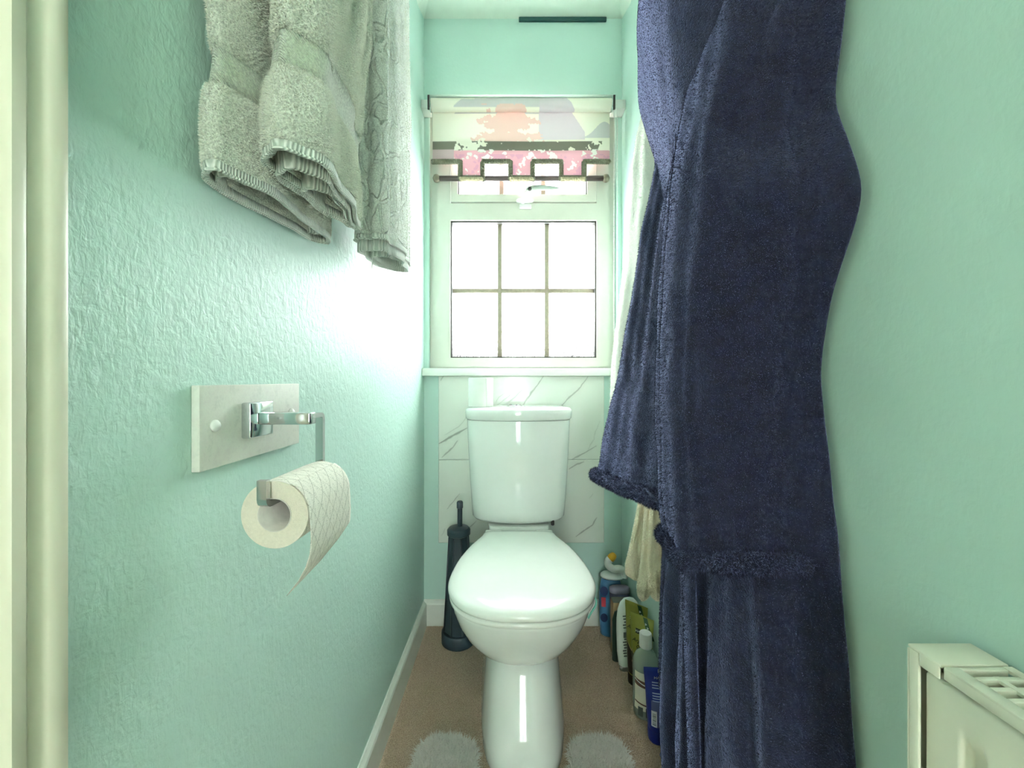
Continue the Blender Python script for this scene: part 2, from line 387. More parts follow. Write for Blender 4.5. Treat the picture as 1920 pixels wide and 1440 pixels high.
# left wall with a door opening beside the camera
DO = 0.248
wl = struct(new('wall_left', *join(boxg(XL-.1, XL, DO, YB+.1, -.04, ZC+.05), boxg(XL-.1, XL, YR-.1, -.40, -.04, ZC+.05), boxg(XL-.1, XL, -.40, DO, 2.03, ZC+.05)), 'mint_plaster', smooth=False, org=(XL, .5, 0)))
struct(box('wall_right', (XR, XR+.1), (YR-.1, YB+.1), (-.04, ZC+.05), 'mint_smooth', org=(XR, .5, 0)))
RX0, RX1, RZ0, RZ1 = -.11, .22, .12, 1.80          # unseen tall window added behind the camera for frontal fill
struct(new('wall_front', *join(boxg(XL-.1, RX0, YR-.1, YR, -.04, ZC+.05), boxg(RX1, XR+.1, YR-.1, YR, -.04, ZC+.05), boxg(RX0, RX1, YR-.1, YR, -.04, RZ0), boxg(RX0, RX1, YR-.1, YR, RZ1, ZC+.05)), 'mint_smooth', smooth=False, org=(0, YR, 0)))
kW = 1.52/F
def wx(u): return (u-U0)*kW
def wz(v): return CH+(V0-v)*kW
OX0, OX1, OZ0, OZ1 = wx(806), wx(1153), 0.994, wz(183)
wb = struct(new('wall_back', *join(boxg(XL-.1, XR+.1, YB, YB+.12, -.04, OZ0-.03), boxg(XL-.1, OX0, YB, YB+.12, OZ0-.03, OZ1), boxg(OX1, XR+.1, YB, YB+.12, OZ0-.03, OZ1), boxg(XL-.1, XR+.1, YB, YB+.12, OZ1, ZC+.05)), 'mint_smooth', smooth=False, org=(0, YB, 0)))

# marble tiles (veins are print on the tile)
def vein_tile(x0, x1, z0, z1, veins):
    nx, nz = 260, 130; yf = YB-.009
    xs = np.linspace(x0, x1, nx); zs = np.linspace(z0, z1, nz); X, Z = np.meshgrid(xs, zs)
    V = np.stack([X, np.full_like(X, yf), Z], -1).reshape(-1, 3); b = 0.0012
    ex = np.minimum(V[:, 0]-x0, x1-V[:, 0]); ez = np.minimum(V[:, 2]-z0, z1-V[:, 2]); e = np.minimum(ex, ez)
    V[:, 1] += np.where(e < 1e-6, 0.003, 0)
    Fc = [(i*nx+j, i*nx+j+1, (i+1)*nx+j+1, (i+1)*nx+j) for i in range(nz-1) for j in range(nx-1)]
    o = new('tile', V, Fc, 'marble', wb, smooth=False, fix=False)
    base = np.array(lin((228, 234, 224))[:3]); dark = np.array(lin((120, 124, 114))[:3]); soft = np.array(lin((204, 210, 200))[:3])
    nz_ = np.array([mnoise.noise(Vector((p[0]*9, p[2]*9, z0*7))) for p in V]); nf = np.array([mnoise.noise(Vector((p[0]*60, p[2]*60, 3+z0))) for p in V])
    col = base[None]*(1-0.05*np.clip(nz_, 0, 1))[:, None]; col = np.repeat(col, 1, 0)
    jx, jz = V[:, 0]+0.006*nf, V[:, 2]+0.004*nf
    for pts, wd, al in veins:
        pw = [(PX(u, yf), PZ(v, yf)) for u, v in pts]
        best = np.full(len(V), 9.0); par = np.zeros(len(V))
        for q, (a, b_) in enumerate(zip(pw[:-1], pw[1:])):
            d = np.array(b_)-np.array(a); tt = np.clip(((jx-a[0])*d[0]+(jz-a[1])*d[1])/(d@d), 0, 1)
            ds = np.hypot(jx-a[0]-tt*d[0], jz-a[1]-tt*d[1]); m = ds < best; best[m] = ds[m]; par[m] = ((q+tt)/(len(pw)-1))[m]
        ww = wd*(0.35+0.9*np.sin(np.pi*np.clip(par, 0.03, 0.97)))*(1+0.5*nf)
        s = al*np.clip(1-best/(ww+1e-6), 0, 1)**0.7; h = 0.35*al*np.clip(1-best/(ww*5), 0, 1)
        col = col*(1-h)[:, None]+soft*h[:, None]; col = col*(1-s)[:, None]+dark*s[:, None]
    colors(o, col)
TX0, TX1 = PX(822, 1.496), PX(1133, 1.496)
v1 = [([(1018,706),(1003,728),(985,752),(978,765)], .0035, .8), ([(1102,706),(1085,730),(1062,750),(1050,765)], .003, .75), ([(978,732),(965,745),(950,757),(930,764)], .004, .6), ([(960,738),(945,750),(932,760)], .0025, .5),
      ([(945,738),(935,745),(930,755)], .002, .5), ([(832,704),(826,714)], .003, .5), ([(823,832),(840,822),(858,812),(875,803)], .0045, .85), ([(828,858),(845,843),(860,825)], .003, .65), ([(878,780),(860,800),(835,815)], .002, .35),
      ([(1064,868),(1080,857),(1095,850),(1118,836)], .003, .65), ([(1125,790),(1110,830),(1098,850)], .0015, .3)]
v2 = [([(1066,880),(1082,870),(1095,866)], .003, .7), ([(838,955),(850,940),(862,925)], .002, .55), ([(1080,1006),(1095,995),(1110,985),(1120,970)], .003, .7), ([(872,995),(885,985),(892,978)], .0025, .5), ([(1105,935),(1112,925)], .0015, .3), ([(835,990),(828,1005)],.0015,.3)]
JZ = PZ(862, 1.496)
vein_tile(TX0, TX1, JZ+.0003, .9645, v1)
vein_tile(TX0, TX1, PZ(1018, 1.496), JZ-.0003, v2)

# skirting boards
def skirt(name, prof_pts, along):
    return struct(new(name, *along, 'white_gloss', smooth=False, org=(0, 1, 0)))
def skirt_prof(s): return [(0, 0), (.014, 0), (.014, .082), (.0115, .088), (.006, .093), (.003, .097), (0, .097)]
pr = skirt_prof(1)
skirt('baseboard_left', pr, loftg([[(XL+a, y, b) for a, b in pr] for y in (.29, YB-.0145)]))
skirt('baseboard_right', pr, loftg([[(XR-a, y, b) for a, b in pr] for y in (YR+.002, YB-.0145)]))
skirt('baseboard_back', pr, loftg([[(x, YB-a, b) for a, b in pr] for x in (XL, XR)]))

# door in the left wall: moulded architrave, lining, leaf
prof = [(XL, .2825), (-.3235, .2825), (-.3228, .2810), (-.3228, .2745), (-.3250, .2715), (-.3278, .2675), (-.3290, .2630), (-.3275, .2605), (-.3248, .2590), (-.3240, .2560), (-.3240, .2510), (-.3262, .2495), (XL, .2495)]
struct(new('trim_1', *loftg([[(a, b, z) for a, b in prof] for z in (0, 2.06)]), 'cream_gloss', org=(XL, .265, 0), angle=0.7))
prof2 = [(a, -.417-(b-.2495)*1) for a, b in prof][::-1]
struct(new('trim_2', *loftg([[(a, b, z) for a, b in prof2] for z in (0, 2.06)]), 'cream_gloss', org=(XL, -.43, 0), angle=0.7))
struct(new('trim_3', *join(boxg(XL-.1, XL-.0005, DO-.028, DO-.0005, 0, 2.03), boxg(XL-.1, XL-.0005, -.3995, -.372, 0, 2.03), boxg(XL-.1, XL-.0005, -.372, DO-.028, 2.0, 2.0295)), 'cream_gloss', smooth=False, org=(XL, -.08, 0)))
d1 = thing('door_1', (XL-.06, -.08, 0), None, None, kind='structure')
box('door_leaf', (XL-.085, XL-.045), (-.368, DO-.031), (.006, 1.996), 'cream_gloss', d1, bev=.002)
hb = box('handle_plate', (XL-.0449, XL-.040), (.15, .19), (.93, 1.07), 'chrome', d1, bev=.001)
new('lever', *tubeg(rounded([(XL-.041, .17, 1.02), (XL-.005, .17, 1.02), (XL-.005, .07, 1.02)], .01), .008), 'chrome', hb)

# unseen ceiling lamp added as warm fill, above and behind the frame
lp = thing('added_fill_lamp', (.047, -.6, ZC), 'round white flush ceiling lamp with a glowing glass dome', 'lamp')
new('base_ring', *lathe([(.13, 0), (.13, -.02), (.115, -.025)], (.047, -.6, ZC)), 'fill_lamp_base', lp)
new('dome', *lathe([(.112, -.0255), (.112, -.04), (.095, -.062), (.06, -.078), (.02, -.084), (.004, -.085)], (.047, -.6, ZC)), 'fill_lamp_glow', lp)
ll = bpy.data.lights.new('added_fill_light', 'AREA'); ll.shape = 'DISK'; ll.size = .2; ll.energy = FILL_LAMP_POWER; ll.color = (1, .91, .76)
lo = bpy.data.objects.new('added_fill_light', ll); C.objects.link(lo); lo.location = (.047, -.6, ZC-.09)

# ------------------------------------------------------------------ window
win = thing('window_1', (0.04, 1.52, .994), 'white plastic window with a small top light over a larger leaded pane', None, kind='structure')
def ring(name, x0, x1, z0, z1, bw, y0, y1, mat, parent, bev=.0015):   # rectangular frame of four mitred bars, bw = (left, right, bottom, top)
    l, r, b, t_ = bw; o = [(x0, z0), (x1, z0), (x1, z1), (x0, z1)]; i = [(x0+l, z0+b), (x1-r, z0+b), (x1-r, z1-t_), (x0+l, z1-t_)]
    for k in range(4):
        q = (k+1) % 4; V = []
        for yy in (y0, y1):
            ins = 0 if yy == y1 else bev
            oo = [o[k], o[q], i[q], i[k]]; V += [(a, yy, c) for a, c in oo]
        new(name, V, [(0,1,2,3), (7,6,5,4), (0,4,5,1), (1,5,6,2), (2,6,7,3), (3,7,4,0)], mat, parent, smooth=False)
zt = OZ1
ring('subframe_bar', OX0, OX1, OZ0, zt, (wx(821)-OX0, OX1-wx(1141), .004, .006), 1.526, 1.60, 'upvc', win)
fx0, fx1, fz0, fz1 = wx(821), wx(1141), .998, zt-.006
bl = wx(845)-fx0
ring('frame_bar', fx0, fx1, fz0, fz1, (bl, fx1-wx(1118), wz(671)-fz0, .022), 1.514, 1.58, 'upvc', win)
box('transom', (wx(845), wx(1118)), (1.514, 1.58), (wz(414), wz(382)), 'upvc', win)
# bottom light
lx0, lx1, lz0, lz1 = wx(845), wx(1118), wz(671), wz(414)
ring('gasket', lx0, lx1, lz0, lz1, (.005, .005, .0045, .006), 1.522, 1.56, 'gasket', win)
def glaze(x0, x1, z0, z1, nx, nz, y, bw):
    ex = [x0+(x1-x0)*k/nx for k in range(nx+1)]; ez = [z0+(z1-z0)*k/nz for k in range(nz+1)]
    for i in range(nx):
        for j in range(nz):
            a = bw/2
            box('pane', (ex[i]+(a if i else 0), ex[i+1]-(a if i < nx-1 else 0)), (y-.002, y+.002), (ez[j]+(a if j else 0), ez[j+1]-(a if j < nz-1 else 0)), 'obscure_glass', win)
    for i in range(1, nx): box('glazing_bar', (ex[i]-bw/2, ex[i]+bw/2), (y-.005, y+.005), (z0, z1), 'glazing_bar', win, bev=.001)
    for j in range(1, nz):
        for i in range(nx): box('glazing_bar', (ex[i]+(bw/2 if i else 0), ex[i+1]-(bw/2 if i < nx-1 else 0)), (y-.0045, y+.0045), (ez[j]-bw/2, ez[j]+bw/2), 'glazing_bar', win, bev=.001)
glaze(lx0+.005, lx1-.005, lz0+.0045, lz1-.006, 3, 2, 1.545, .017)
# top light: opening sash
sx0, sx1, sz0, sz1 = wx(846), wx(1117), wz(381), fz1-.022
ring('sash_bar', sx0, sx1, sz0, sz1, (wx(859)-sx0, sx1-wx(1100), wz(367)-sz0, .022), 1.508, 1.56, 'upvc', win)
gx0, gx1, gz0, gz1 = wx(859), wx(1100), wz(367), sz1-.022
ring('gasket', gx0, gx1, gz0, gz1, (.004, .004, .004, .004), 1.516, 1.55, 'gasket', win)
glaze(gx0+.004, gx1-.004, gz0+.004, gz1-.004, 3, 1, 1.538, .018)
# handle
hy = 1.50; hd = new('handle_base', *loftg([[(wx(984)+a, y, wz(380)+b) for a, b in np.stack([.034*np.sign(np.cos(q))*abs(np.cos(q))**.6, .0105*np.sin(q)], 1)] for y in (1.508, 1.500) for q in [np.arange(24)*2*math.pi/24]]), 'white_plastic', win, angle=.8)
new('handle_neck', *tubeg(cat_open([(wx(980), 1.502, wz(386)), (wx(981), 1.487, wz(378)), (wx(985), 1.478, wz(371)), (wx(992), 1.474, wz(366))], 12), [.006]*4+[.0075]*8, 12), 'white_plastic', hd)
new('handle_lever', *tubeg(cat_open([(wx(986), 1.475, wz(367)), (wx(1000), 1.472, wz(364)), (wx(1022), 1.470, wz(364)), (wx(1046), 1.469, wz(365))], 16), np.interp(np.linspace(0, 1, 16), [0, .1, .5, .9, 1], [.006, .009, .0085, .005, .001]), 12, flat=1.25), 'handle_grey', hd)
new('handle_button', *lathe([(.0075, 0), (.0075, -.004), (.003, -.006)], (wx(992), 1.466, wz(367)), 16, 'y'), 'gasket', hd)
box('handle_catch', (wx(974), wx(996)), (1.498, 1.5138), (wz(394), wz(387)), 'white_plastic', win, bev=.002)
w2 = thing('added_rear_window', (.05, YR, RZ0), None, None, kind='structure')  # unseen window, added to throw front-on light into the room
ring('frame_bar', RX0, RX1, RZ0, RZ1, (.025, .025, .03, .03), YR-.06, YR-.01, 'upvc', w2)
box('glazing_bar', (.048, .062), (YR-.05, YR-.02), (RZ0+.04, RZ1-.04), 'upvc', w2)
for xa, xb in ((RX0+.025, .048), (.062, RX1-.025)): box('pane', (xa, xb), (YR-.038, YR-.034), (RZ0+.04, RZ1-.04), 'obscure_glass', w2)
sill = struct(box('trim_4', (XL+.0005, XR-.0005), (1.462, 1.6), (.9645, .9938), 'white_gloss', bev=.003, org=(0, 1.5, .965)))

# ------------------------------------------------------------------ roller blind
bx0, bx1 = PX(811, 1.478), PX(1143, 1.478)
RY, RZ, RR = 1.462, 1.988, .0225
bl_ = thing('roller_blind', (0.04, RY, 1.72), 'half-raised roller blind printed with pink trees and hills over the window', 'blind')
def prt(x, s):          # printed landscape, with shade painted into the dark band; x 0..1 across, s 0 (roll top) .. 1 (tab bottom)
    cream = np.array(lin((250, 242, 226))[:3]); lav = np.array(lin((214, 206, 206))[:3]); lil = np.array(lin((222, 206, 212))[:3])
    pink = np.array(lin((238, 198, 188))[:3]); rose = np.array(lin((232, 168, 182))[:3]); olive = np.array(lin((112, 106, 92))[:3]); white = np.array(lin((252, 246, 238))[:3])
    n = len(x); col = np.repeat(cream[None], n, 0)
    fn = np.array([mnoise.noise(Vector((a*26, b*13, .3))) for a, b in zip(x, s)]); fb = np.array([mnoise.noise(Vector((a*9, b*5, 4.1))) for a, b in zip(x, s)])
    fn = fn+0.5*np.array([mnoise.noise(Vector((a*70, b*34, 7.3))) for a, b in zip(x, s)])
    hill = lambda c, wd, h, y0: (s < y0+0.0) & (s > y0-h*np.exp(-((x-c)/wd)**2))
    m = (s < .20)&(s > .05+.03*np.sin(x*9)) & (((x > .12+.45*(.2-s))&(x < .30+s*2.2)) | ((x > .38)&(x < .66))); col[m] = lav
    m = (x > .60)&(x < .86)&(s < .52)&(x < .78+.30*(s-.16))&(x > .52-.1*s); col[m] = lil
    m = hill(.97, .07, .20, .50); col[m] = lav
    crown = np.exp(-((x-.43)/.21)**2-((s-.30)/.20)**2)+.33*fn; m = (crown > .60)&(s > .16); col[m] = pink
    crown = np.exp(-((x-.43)/.26)**2-((s-.50)/.12)**2)+.38*fn; m = crown > .62; col[m] = pink
    m = (s > .54)&(s < .665); tr_ = np.exp(-((x-.5)/.30)**4)+.62*fn > .62; col[m&tr_] = olive  # trees in the band darkened to imitate missing backlight
    tr2 = (np.abs(x-.04) < .10+.1*fn) | (np.abs(x-.83) < .09+.1*fn); col[m&tr2] = olive
    m = s > .655; col[m] = rose; m = (s > .645)&(s < .76)&(fn+.3*fb > .25-.0*s)&(x > .08); col[m] = white
    m = (s > .76)&(fn > .42); col[m] = white; m = (s > .7)&(fb+.6*fn < -.25); col[m] = np.array(lin((220, 156, 178))[:3])
    m = (s > .645)&(s < .8)&(x < .12); col[m] = np.array(lin((196, 168, 170))[:3])
    return col
ZT, ZB, ZTAB = RZ-.004, PZ(305, 1.478), PZ(334, 1.478)
def sheet(name, xa, xb, za, zb, nx, nz, parent, wrap=False):
    xs = np.linspace(xa, xb, nx); zs = np.linspace(za, zb, nz); X, Z = np.meshgrid(xs, zs)
    V = np.stack([X, np.full_like(X, 1.478)+.0012*np.sin(X*14)*(Z < RZ-.02), Z], -1).reshape(-1, 3)
    Fc = [(i*nx+j, i*nx+j+1, (i+1)*nx+j+1, (i+1)*nx+j) for i in range(nz-1) for j in range(nx-1)]
    o = new(name, V, Fc, 'blind_print', parent, fix=False); colors(o, prt((V[:, 0]-bx0)/(bx1-bx0), .14+.86*(ZT-V[:, 2])/(ZT-ZTAB))); return o
fab = sheet('fabric', bx0, bx1, ZT, ZB, 420, 100, bl_)
tabs = [(861, 907), (955, 1001), (1050, 1097)]
for a, b in tabs: sheet('tab', PX(a, 1.478), PX(b, 1.478), ZB, ZTAB+.004, 60, 28, fab)
# roll
rl = []
th = np.linspace(0, 2*math.pi, 40, endpoint=False); xs = np.linspace(bx0, bx1, 300)
Vr = np.array([(x, RY+RR*math.cos(a), RZ+RR*math.sin(a)) for x in xs for a in th])
V_, F_ = loftg(Vr.reshape(300, 40, 3)); ro = new('roll', V_, F_, 'blind_print', bl_)
colors(ro, prt((Vr[:, 0]-bx0)/(bx1-bx0), .10-.10*(Vr[:, 2]-RZ)/RR+.02))
for xa, xb in ((XL+.0005, bx0-.006), (bx1+.006, XR-.0005)):
    br = box('bracket', (xa, xb), (RY-.012, YB-.0005), (RZ-.02, RZ+.014), 'white_plastic', bl_, bev=.003)
    xe = xb if xa < 0 else xa
    new('end_cap', *lathe([(.024, 0), (.024, .005), (.018, .006)] if xa < 0 else [(.024, 0), (.024, -.005), (.018, -.006)], (xe, RY, RZ), 24, 'x'), 'chrome', br)
    box('clip', (xe-.004, xe+.004), (RY-.030, RY-.024), (RZ-.035, RZ+.018), 'dark_metal', br, bev=.001)
bt = box('backlight_blocker', (bx0, bx1), (1.4805, 1.4875), (PZ(286, 1.478), PZ(261, 1.478)), 'blocker_strip', bl_, bev=.002)  # strip added behind the fabric to block backlight in a band
# braid along the castellated hem
zz0, zz1 = PZ(303, 1.474), PZ(338, 1.474); pth = [(bx0, 1.4745, zz0)]
for a, b in tabs:
    xa, xb = PX(a+2, 1.474), PX(b-2, 1.474)
    seg = [(pth[-1][0], 1.4745, zz0), (xa, 1.4745, zz0), (xa, 1.4745, zz1)]
    new('braid_trim', *ropeg(polyline(seg, 220), .009), 'braid', bl_)
    new('braid_trim', *ropeg(polyline([(xa, 1.4635, zz1-.001), (xb, 1.4635, zz1-.001)], 110), .0075), 'braid_light', bl_)
    new('braid_trim', *ropeg(polyline([(xb, 1.4745, zz1), (xb, 1.4745, zz0)], 80), .009), 'braid', bl_)
    pth.append((xb, 1.4745, zz0))
new('braid_trim', *ropeg(polyline([pth[-1], (bx1, 1.4745, zz0)], 110), .009), 'braid', bl_)
pz = PZ(333, 1.478)
pole = new('pole', *tubeg(polyline([(PX(822, 1.478), 1.484, pz), (PX(1135, 1.478), 1.484, pz)], 4), .0095, 16), 'pole_brown', bl_)
for u_ in (818, 1137): new('finial', *lathe([(.004, -.015), (.011, -.011), (.0152, 0), (.011, .011), (.004, .015)], (PX(u_, 1.478), 1.484, pz), 20), 'brass_dull', pole)
# fabric loop of each tab, coloured dark for the backlight the pole cuts
for a, b in tabs:
    aa = np.linspace(-math.pi*.5, math.pi*.5, 10)
    new('tab_loop', *loftg([[(x, 1.484-.0118*math.cos(q)+.001, pz+.0118*math.sin(q)) for q in aa] for x in (PX(a, 1.478), PX(b, 1.478))], closed=False), 'braid', bl_)
# bead chain loop
bxx = [PX(1149, 1.47), PX(1155, 1.47)]; parts = []
for k_, x in enumerate(bxx):
    for z in np.arange(.99, RZ-.01, .0062): parts.append(lathe([(.0008, -.0022), (.0022, 0), (.0008, .0022)], (x, 1.452, z+.003*k_), 6))
bc = new('bead_chain', *join(*parts), 'white_plastic', bl_); bc['kind'] = 'stuff'

# ------------------------------------------------------------------ toilet
TX = .027
wc = thing('toilet', (TX, 1.2, 0), 'white ceramic close-coupled toilet with closed lid', 'toilet')
half = [(0, .829), (.062, .834), (.118, .856), (.160, .898), (.182, .955), (.1835, 1.02), (.173, 1.10), (.152, 1.18), (.125, 1.25), (.108, 1.295), (.06, 1.30)]
full = half+[(-x, y) for x, y in half[::-1] if x > 0]
OUT = cat_closed(full, 96)
cy0 = 1.05
def scaled(s, z, dy=0, cx=TX): return [(cx+x*s, cy0+(y-cy0)*s+dy, z) for x, y in OUT]
rng_ = [(1.0, 0), ]
lid_l = []
for s, z in [(.965, .4262), (.995, .4275), (1.003, .433), (1.0, .4385), (.985, .4435), (.95, .4475), (.85, .4515), (.65, .4545), (.4, .456), (.1, .4565)]: lid_l.append(scaled(s, z))
lid = new('lid', *loftg(lid_l), 'seat_plastic', wc)
seat_l = [scaled(s, z) for s, z in [(.96, .4105), (.985, .4125), (.988, .418), (.982, .4225), (.95, .4245)]]
new('seat', *loftg(seat_l), 'seat_plastic', wc)
for hx in (-.085, .085):
    new('hinge', *lathe([(.012, -.028), (.014, -.024), (.014, .024), (.012, .028)], (TX+hx, 1.307, .428), 16, 'x'), 'seat_plastic', wc)
new('fixing_bolt', *lathe([(.004, -.012), (.006, -.010), (.006, .0), (.004, .012)], (TX+.118, 1.345, .456), 12), 'dark_metal', wc)
# pan: horizontal sections
def sec(z, hw, yf, yb, nn, wing=0, n=96):
    a = np.arange(n)*2*math.pi/n-math.pi/2; yc = (yf+yb)/2; r = []
    for q in a:
        c_, s_ = math.cos(q), math.sin(q); x = hw*np.sign(c_)*abs(c_)**(2/nn); y = yc+(yb-yf)/2*np.sign(s_)*abs(s_)**(2/nn)
        x *= 1+wing*max(0, (y-yf)/(yb-yf)-.15)
        r.append((TX+.005+x, y, z))
    return r
def bowl(z, s, dy, bl): # rim outline blended with the pedestal section
    r = []
    a = sec(z, .103, .985, 1.36, 2.6)
    return a
def rim_sec(z, s, front, hw):      # egg section scaled to a half width and front
    r = []; n = 96
    o = OUT; ymin, ymax = .829, 1.30
    # start at the front, same direction as sec()
    k = np.argmin(np.abs(o[:, 0])+(o[:, 1] > 1)*9); o = np.roll(o, -k, 0)
    if o[5, 0] < 0: o = np.roll(o[::-1], 1, 0)
    for x, y in o: r.append((TX+x*hw/.184, front+(y-ymin)/(ymax-ymin)*(1.33-front), z))
    return r
panl = [sec(0, .106, .908, 1.40, 3.4, .28), sec(.012, .110, .903, 1.40, 3.4, .28), sec(.04, .109, .906, 1.40, 3.3, .26), sec(.09, .106, .925, 1.40, 3.2, .22), sec(.15, .1035, .953, 1.39, 3.1, .13),
        sec(.20, .102, .975, 1.38, 3.0, .06), sec(.228, .102, .984, 1.37, 2.8, .02), sec(.240, .103, .982, 1.36, 2.6, 0)]
panl += [rim_sec(z, 0, f, h) for z, f, h in [(.246, .958, .107), (.256, .938, .117), (.275, .917, .133), (.305, .894, .151), (.34, .873, .166), (.375, .856, .175), (.395, .848, .178), (.405, .845, .179), (.4095, .848, .177)]]
pan = new('pan', *loftg(panl), 'ceramic', wc, angle=1.2)
# ledge carrying the cistern
def rr(x0, x1, y0, y1, z, r, n=8, bow=0):
    o = []
    for cx, cyy, a0 in ((x1-r, y0+r, -90), (x1-r, y1-r, 0), (x0+r, y1-r, 90), (x0+r, y0+r, 180)):
        for q in np.linspace(math.radians(a0), math.radians(a0+90), n): o.append([cx+r*math.cos(q), cyy+r*math.sin(q), z])
    # densify the front edge and bow it
    fr = [[x0+r+(x1-x0-2*r)*k/16, y0, z] for k in range(1, 16)]; o = o+fr
    o = np.array(o); xm, xh = (x0+x1)/2, (x1-x0)/2
    if bow:
        f = np.clip((y1-o[:, 1])/(y1-y0), 0, 1); o[:, 1] -= bow*(1-((o[:, 0]-xm)/xh)**2)*f
    return o
new('pan_shelf', *loftg([rr(TX-.105, TX+.105, 1.315, 1.488, z, .03) for z in (.36, .412, .440, .4480)]), 'ceramic', wc, angle=.7)
cl = []
for z, hw, ins in [(.4525, .140, .035), (.4535, .150, .022), (.458, .1585, .010), (.468, .164, .002), (.50, .1665, 0), (.60, .1735, -.002), (.70, .179, -.004), (.80, .183, -.005), (.8085, .183, -.005)]:
    cl.append(rr(TX-hw, TX+hw, 1.352+ins, 1.489, z, .035, bow=.040))
ci = new('cistern', *loftg(cl), 'ceramic', wc, angle=1.0)
cl = []
for z, g in [(.8095, -.004), (.811, 0), (.815, .0035), (.835, .005), (.845, .0035), (.850, -.001), (.8525, -.008), (.8535, -.03)]:
    cl.append(rr(TX-.184-g, TX+.184+g, 1.343-g, 1.491+min(g, .003), z, .036-max(-g, 0)*.3, bow=.042))
cli = new('cistern_lid', *loftg(cl), 'ceramic', ci, angle=1.2)
new('button_ring', *lathe([(.027, 0), (.027, .003), (.022, .0045)], (TX-.012, 1.40, .8535), 28), 'chrome', cli)
for s in (-1, 1):
    aa = np.linspace(-math.pi/2, math.pi/2, 14); pl = [(s*.0012, -.02)]+[(s*(.0012+.0195*math.cos(q)), .0200*math.sin(q)) for q in aa]+[(s*.0012, .02)]
    new('flush_button', *loftg([[(TX-.012+a, 1.40+b, z) for a, b in pl] for z in (.8575, .861)]), 'chrome', cli, angle=.6)

# freshener hanger clipped over the rim
fh = thing('toilet_freshener', (.215, .985, .35), 'mint green plastic freshener hook hanging on the toilet rim', 'freshener')
hp = [P(1098, 1126, .975), P(1106, 1122, .975), P(1114, 1121, .975), P(1118, 1127, .975), P(1116, 1137, .975), P(1109, 1148, .975), P(1103, 1159, .975)]
new('hook', *tubeg(cat_open(hp, 36), .0034, 8, flat=.6), 'mint_plastic', fh)

# spare roll standing on the cistern
def paper_roll_upright(c, r, h):
    o = thing('toilet_roll', c, 'spare white toilet roll standing upright on the cistern lid', 'toilet roll')
    n = 48; a = np.arange(n)*2*math.pi/n; L = []
    for rad, z in [(.020, .001), (r-.001, 0), (r, .002), (r, h-.002), (r-.001, h), (.020, h-.001), (.020, .001)]:
        L.append(np.stack([c[0]+rad*np.cos(a)+.0, c[1]+rad*np.sin(a), np.full(n, c[2]+z)], 1))
    new('paper', *loftg(L, False, False), 'paper_plain', o, angle=.8)
    new('core', *loftg([np.stack([c[0]+q*np.cos(a), c[1]+q*np.sin(a), np.full(n, c[2]+z)], 1) for q, z in ((.0198, .001), (.0198, h-.001), (.0185, h-.001), (.0185, .001), (.0198, .001))], False, False), 'cardboard', o)
    b = np.linspace(-.95, -.05, 14); pts = [(c[0]+(r+.0006+.010*max(0, k/13-.35)**1.2)*math.cos(q), c[1]+(r+.0006+.010*max(0, k/13-.35)**1.2)*math.sin(q)) for k, q in enumerate(b)]
    solid(new('loose_sheet', *loftg([[(x, y, c[2]+z) for x, y in pts] for z in (.001, h-.001)], closed=False), 'paper_plain', o), .0006)
paper_roll_upright((PX(900, 1.395), 1.395, .8538), .0415, .1035)

# ------------------------------------------------------------------ roll holder on the left wall
th_ = thing('toilet_roll_holder', (XL, .50, .85), 'chrome toilet roll holder on a pale grey wooden backboard screwed to left wall', 'roll holder')
bd = box('backboard', (XL+.0005, -.3285), (.408, .600), (.852, .944), 'backboard', th_, bev=.0008)
for y, z in ((.4285, .899), (.577, .9005)):
    new('screw_cap', *lathe([(.0068, 0), (.0066, .0016), (.005, .0036), (.002, .0046), (.0003, .0048)], (-.3285, y, z), 20, 'x'), 'white_plastic', bd)
wp = box('wall_plate', (-.3285, -.3165), (.470, .516), (.878, .922), 'chrome', th_, bev=.0022)
arm = box('arm', (-.3165, -.252), (.484, .501), (.8935, .9085), 'chrome', th_, bev=.0018)
AX, AZ, AR = -.250, .807, .0362
rp = rounded([(-.2575, .493, .9035), (-.2575, .522, .9035), (-.2575, .522, .8195), (-.2575, .402, .8195), (-.2575, .402, .8455)], .007, 5)
new('rod', *squaretube(rp, .006, .010), 'chrome', th_, smooth=True, angle=.5)
tr_ = thing('toilet_roll', (AX, .46, AZ), 'printed quilted toilet roll on the wall holder with torn sheet hanging', 'toilet roll')
n = 72; a = np.arange(n+1)*2*math.pi/n; Y0, Y1 = .409, .511
def uvset(o, uv):   # per-vertex uv
    l = o.data.uv_layers.new(name='UVMap'); 
    for lp_ in o.data.loops: l.data[lp_.index].uv = uv[lp_.vertex_index]
rows = []; uv = []
for y in np.linspace(Y0, Y1, 6):
    e = .0006 if y in (Y0, Y1) else 0
    for q in a: rows.append((AX+(AR-e)*math.cos(q), y, AZ+(AR-e)*math.sin(q))); uv.append((y-Y0, q*AR))
Vp = np.array(rows).reshape(6, n+1, 3); V_, F_ = loftg(Vp, closed=False); side = new('paper', V_, F_, 'toilet_paper', tr_); uvset(side, uv)
for y, nm in ((Y0, 'paper_face'), (Y1, 'paper_face')):
    new(nm, *loftg([[(AX+r*math.cos(q), y, AZ+r*math.sin(q)) for q in a[:-1]] for r in (.0180, .026, AR-.0006)], False, False), 'paper_end', tr_)
new('core', *loftg([[(AX+r*math.cos(q), y, AZ+r*math.sin(q)) for q in a[:-1]] for r, y in ((.0180, Y0-.0006), (.0180, Y1+.0006), (.0168, Y1+.0006), (.0168, Y0-.0006), (.0180, Y0-.0006))], False, False), 'cardboard', tr_)
